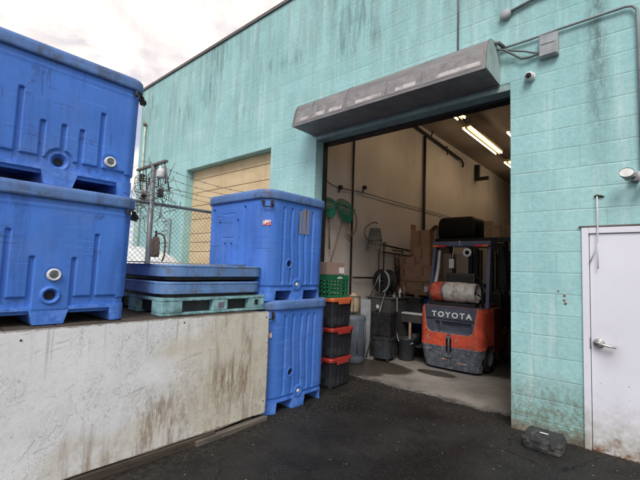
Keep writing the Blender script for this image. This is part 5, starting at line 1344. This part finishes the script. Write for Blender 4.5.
g = MB(); g.box(-.26, -.17, .60, .62, 1.60, 1.76, .01); g.tube([(-.2, .61, 1.75), (-.18, .61, 1.97)], .008, 6); g.build('mirror', M['whitepl'], fk)
g = MB(); g.tube([(-.415, .36, 1.05), (-.41, .40, 1.3), (-.385, .46, 1.6), (-.38, .50, 1.9)], [.035, .032, .028, .024], 8); g.build('exhaust_sleeve', M['whitepl'], fk)
# gas tank
tk = Matrix.Translation((-.03, .20, 1.215)) @ Matrix.Rotation(R(90), 4, 'Y')
g = MB(); g.lathe([(0, -.36), (.07, -.355), (.12, -.335), (.152, -.29), (.158, -.24), (.158, -.10)], 32, tk); g.build('tank_end', M['tankred'], fk)
g = MB(); g.lathe([(.158, -.0995), (.159, .12), (.158, .22), (.14, .28), (.09, .31), (0, .315)], 32, tk); tb_ = g.build('gas_tank', M['tankwhite'], fk)
g = MB(); g.lathe([(.150, .27), (.150, .40), (.143, .40), (.143, .27)], 32, tk); g.build('tank_collar', M['tankwhite'], tb_)
g = MB(); g.tube([tuple(tk @ Vector((0, 0, .31))), tuple(tk @ Vector((0, 0, .37)))], .025, 8); g.build('valve', M['black'], tb_)
for xo in (-.105, .10):
    g = MB(); g.lathe([(.1595, xo - .018), (.165, xo - .018), (.165, xo + .018), (.1595, xo + .018)], 32, tk); g.build('strap', M['steel'] if xo < 0 else M['tankwhite'], tb_)
g = MB(); g.box(-.38, .36, .10, .32, 1.001, 1.05, .01); g.build('tank_cradle', M['blackm'], fk)
g = MB()
for hp_ in ([(.36, .22, 1.2), (.43, .2, 1.16), (.44, .22, 1.02)], [(.40, .3, 1.02), (.44, .24, 1.3), (.40, .3, 1.42)], [(-.44, .3, 1.0), (-.47, .22, 1.15), (-.43, .3, 1.3)]):
    g = MB(); g.tube(hp_, .012, 7); g.build('gas_hose', M['black'], fk)
# mast, chains, carriage and forks
for x_ in (-.30, .30, -.22, .22):
    g = MB(); y_ = 1.72 if abs(x_) > .25 else 1.80
    g.box(x_ - .035, x_ + .035, y_, y_ + .09, .12, 2.02, .004); g.build('mast_rail', M['blackm'], fk)
g = MB(); g.tube([(.10, 1.74, .3), (.10, 1.74, 1.98)], .035, 8); g.tube([(-.10, 1.74, .3), (-.10, 1.74, 1.98)], .035, 8); g.build('lift_cylinder', M['black'], fk)
g = MB()
for k_ in range(60): g.box(.155, .185, 1.70, 1.715, .4 + k_ * .026, .418 + k_ * .026)
g.build('lift_chain', M['wire'], fk)
g = MB(); g.box(-.34, .34, 1.72, 1.80, 2.021, 2.09, .004); g.box(-.34, .34, 1.72, 1.80, 1.0, 1.07, .004); g.box(-.45, .45, 1.91, 1.95, .12, .20, .004); g.box(-.45, .45, 1.91, 1.95, .50, .58, .004); g.build('carriage', M['blackm'], fk)
for x_ in (-.28, .28):
    g = MB(); g.box(x_ - .05, x_ + .05, 1.955, 1.99, .06, .62, .004); g.box(x_ - .05, x_ + .05, 1.955, 2.95, .06, .095, .004); g.build('fork', M['blackm'], fk)

# ------------------------------------------------------------------ tool case by the wall
t = thing('tool_case', 'dusty black plastic tool case on asphalt against the aqua wall', 'tool case', (.355, -.315, .0), R(-2)); t.scale = (.80, .82, .74)
g = MB(); L_ = [rrect(-.165, .165, -.115, .115, .03, 5, .0), rrect(-.18, .18, -.125, .125, .03, 5, .02), rrect(-.19, .19, -.132, .132, .03, 5, .115)]
g.loft(L_); g.build('base', M['casepl'], t)
g = MB(); L_ = [rrect(-.197, .197, -.140, .140, .03, 5, .116), rrect(-.197, .197, -.140, .140, .03, 5, .135), rrect(-.186, .186, -.128, .128, .03, 5, .138), rrect(-.175, .175, -.115, .115, .03, 5, .19), rrect(-.165, .165, -.105, .105, .03, 5, .197)]
g.loft(L_)
for i in range(5): g.box(-.15 + i * .075, -.135 + i * .075, -.11, .11, .197, .203, .002)
ld = g.build('lid', M['casepl'], t)
g = MB(); g.box(-.03, .05, -.06, -.03, .2035, .206); g.build('label_sheet', M['label'], ld)
for x_ in (-.12, .12):
    g = MB(); g.box(x_ - .02, x_ + .02, -.156, -.141, .09, .15, .004); g.build('latch', M['casepl'], t)
g = MB(); g.tube([(-.07, -.142, .08), (-.07, -.165, .075), (.07, -.165, .075), (.07, -.142, .08)], .009, 7); g.build('handle', M['casepl'], t)

# ------------------------------------------------------------------ small debris
g = MB(); r5 = random.Random(21)
for i in range(900):
    u_ = r5.random()
    if u_ < .55: x, y = r5.uniform(-1.8, 2.6), -r5.random() ** 2 * 1.0 - .02
    elif u_ < .8: x, y = -1.80 + r5.random() ** 2 * .5, r5.uniform(-4, -.4)
    else: x, y = r5.uniform(-1.8, 1.6), r5.uniform(-3.4, .25)
    s_ = r5.uniform(.002, .006) * (1.4 if r5.random() < .1 else 1)
    vs = [g.bm.verts.new((x + r5.uniform(-s_, s_), y + r5.uniform(-s_, s_), z)) for z in (0, 0, 0, s_ * 1.2)]
    for a in ((0, 1, 2), (0, 1, 3), (1, 2, 3), (0, 2, 3)): g.bm.faces.new([vs[q] for q in a])
for i in range(500):
    x = r5.uniform(-2.7, -.05); y = .30 + r5.gauss(0, .05); s_ = r5.uniform(.003, .011)
    vs = [g.bm.verts.new((x + r5.uniform(-s_, s_), y + r5.uniform(-s_, s_), z)) for z in (.001, .001, .001, .004 + s_)]
    for a in ((0, 1, 2), (0, 1, 3), (1, 2, 3), (0, 2, 3)): g.bm.faces.new([vs[q] for q in a])
o = g.build('loose_grit', simple('grit', (.10, .095, .085), .9)); o['kind'] = 'stuff'; tag(o, 'loose grit scattered over the asphalt', 'grit')

# ------------------------------------------------------------------ camera
f_, yaw, pitch, roll = 385.7659, .7202, .0741, .0344
cam = bpy.data.cameras.new('camera'); co = bpy.data.objects.new('camera', cam); col.objects.link(co); sc.camera = co
fw = Vector((-math.sin(yaw) * math.cos(pitch), math.cos(yaw) * math.cos(pitch), math.sin(pitch)))
r0 = Vector((math.cos(yaw), math.sin(yaw), 0)); u0 = r0.cross(fw)
rv = math.cos(roll) * r0 + math.sin(roll) * u0; uv = -math.sin(roll) * r0 + math.cos(roll) * u0
m3 = Matrix((rv, uv, -fw)).transposed(); co.matrix_world = Matrix.Translation((1.1483, -4.3228, 1.5269)) @ m3.to_4x4()
cam.sensor_width = 36.; cam.lens = f_ / 640 * 36; cam.clip_start = .05; cam.clip_end = 1500

# ------------------------------------------------------------------ light
SEL, SAZ = R(48), R(150)      # elevation; azimuth clockwise from +Y (sun behind and right of the camera)
w = bpy.data.worlds.new('World'); sc.world = w; w.use_nodes = True; nt = w.node_tree; g = G(nt); N = nt.nodes; L = nt.links
bg = N['Background']; sky = N.new('ShaderNodeTexSky'); sky.sky_type = 'NISHITA'; sky.sun_disc = False; sky.sun_elevation = SEL; sky.sun_rotation = SAZ
tc = N.new('ShaderNodeTexCoord').outputs['Generated']; x, y, z = g.sep(tc)
zc = g.math('MAXIMUM', z, .04); pv = g.comb(g.math('DIVIDE', x, g.math('ADD', zc, .25)), g.math('DIVIDE', y, g.math('ADD', zc, .25)), 0.)
n1 = g.noise(pv, 1.7, 8, .58, .5); n2 = g.noise(pv, 4.2, 6, .6, .3)
cl = g.ramp(g.math('ADD', g.math('MULTIPLY', n1, .75), g.math('MULTIPLY', n2, .25)), .40, .54)
ccol = g.mix(g.ramp(n2, .32, .62), c4((7.5, 7.0, 7.0)), c4((10.2, 9.4, 8.8)))
blue = g.mix(.6, sky.outputs['Color'], c4((6.4, 6.3, 7.4)))
L.new(g.mix(cl, blue, ccol), bg.inputs['Color']); bg.inputs['Strength'].default_value = .122
sl = bpy.data.lights.new('sun', 'SUN'); sl.energy = 2.5; sl.angle = R(25); sl.color = (1., .96, .90)
so = bpy.data.objects.new('sun', sl); col.objects.link(so)
sd = Vector((math.sin(SAZ) * math.cos(SEL), math.cos(SAZ) * math.cos(SEL), math.sin(SEL)))
so.rotation_euler = sd.to_track_quat('Z', 'Y').to_euler(); so.location = (3, -6, 8)
sc.view_settings.view_transform = 'Standard'; sc.view_settings.look = 'None'; sc.view_settings.exposure = 0.
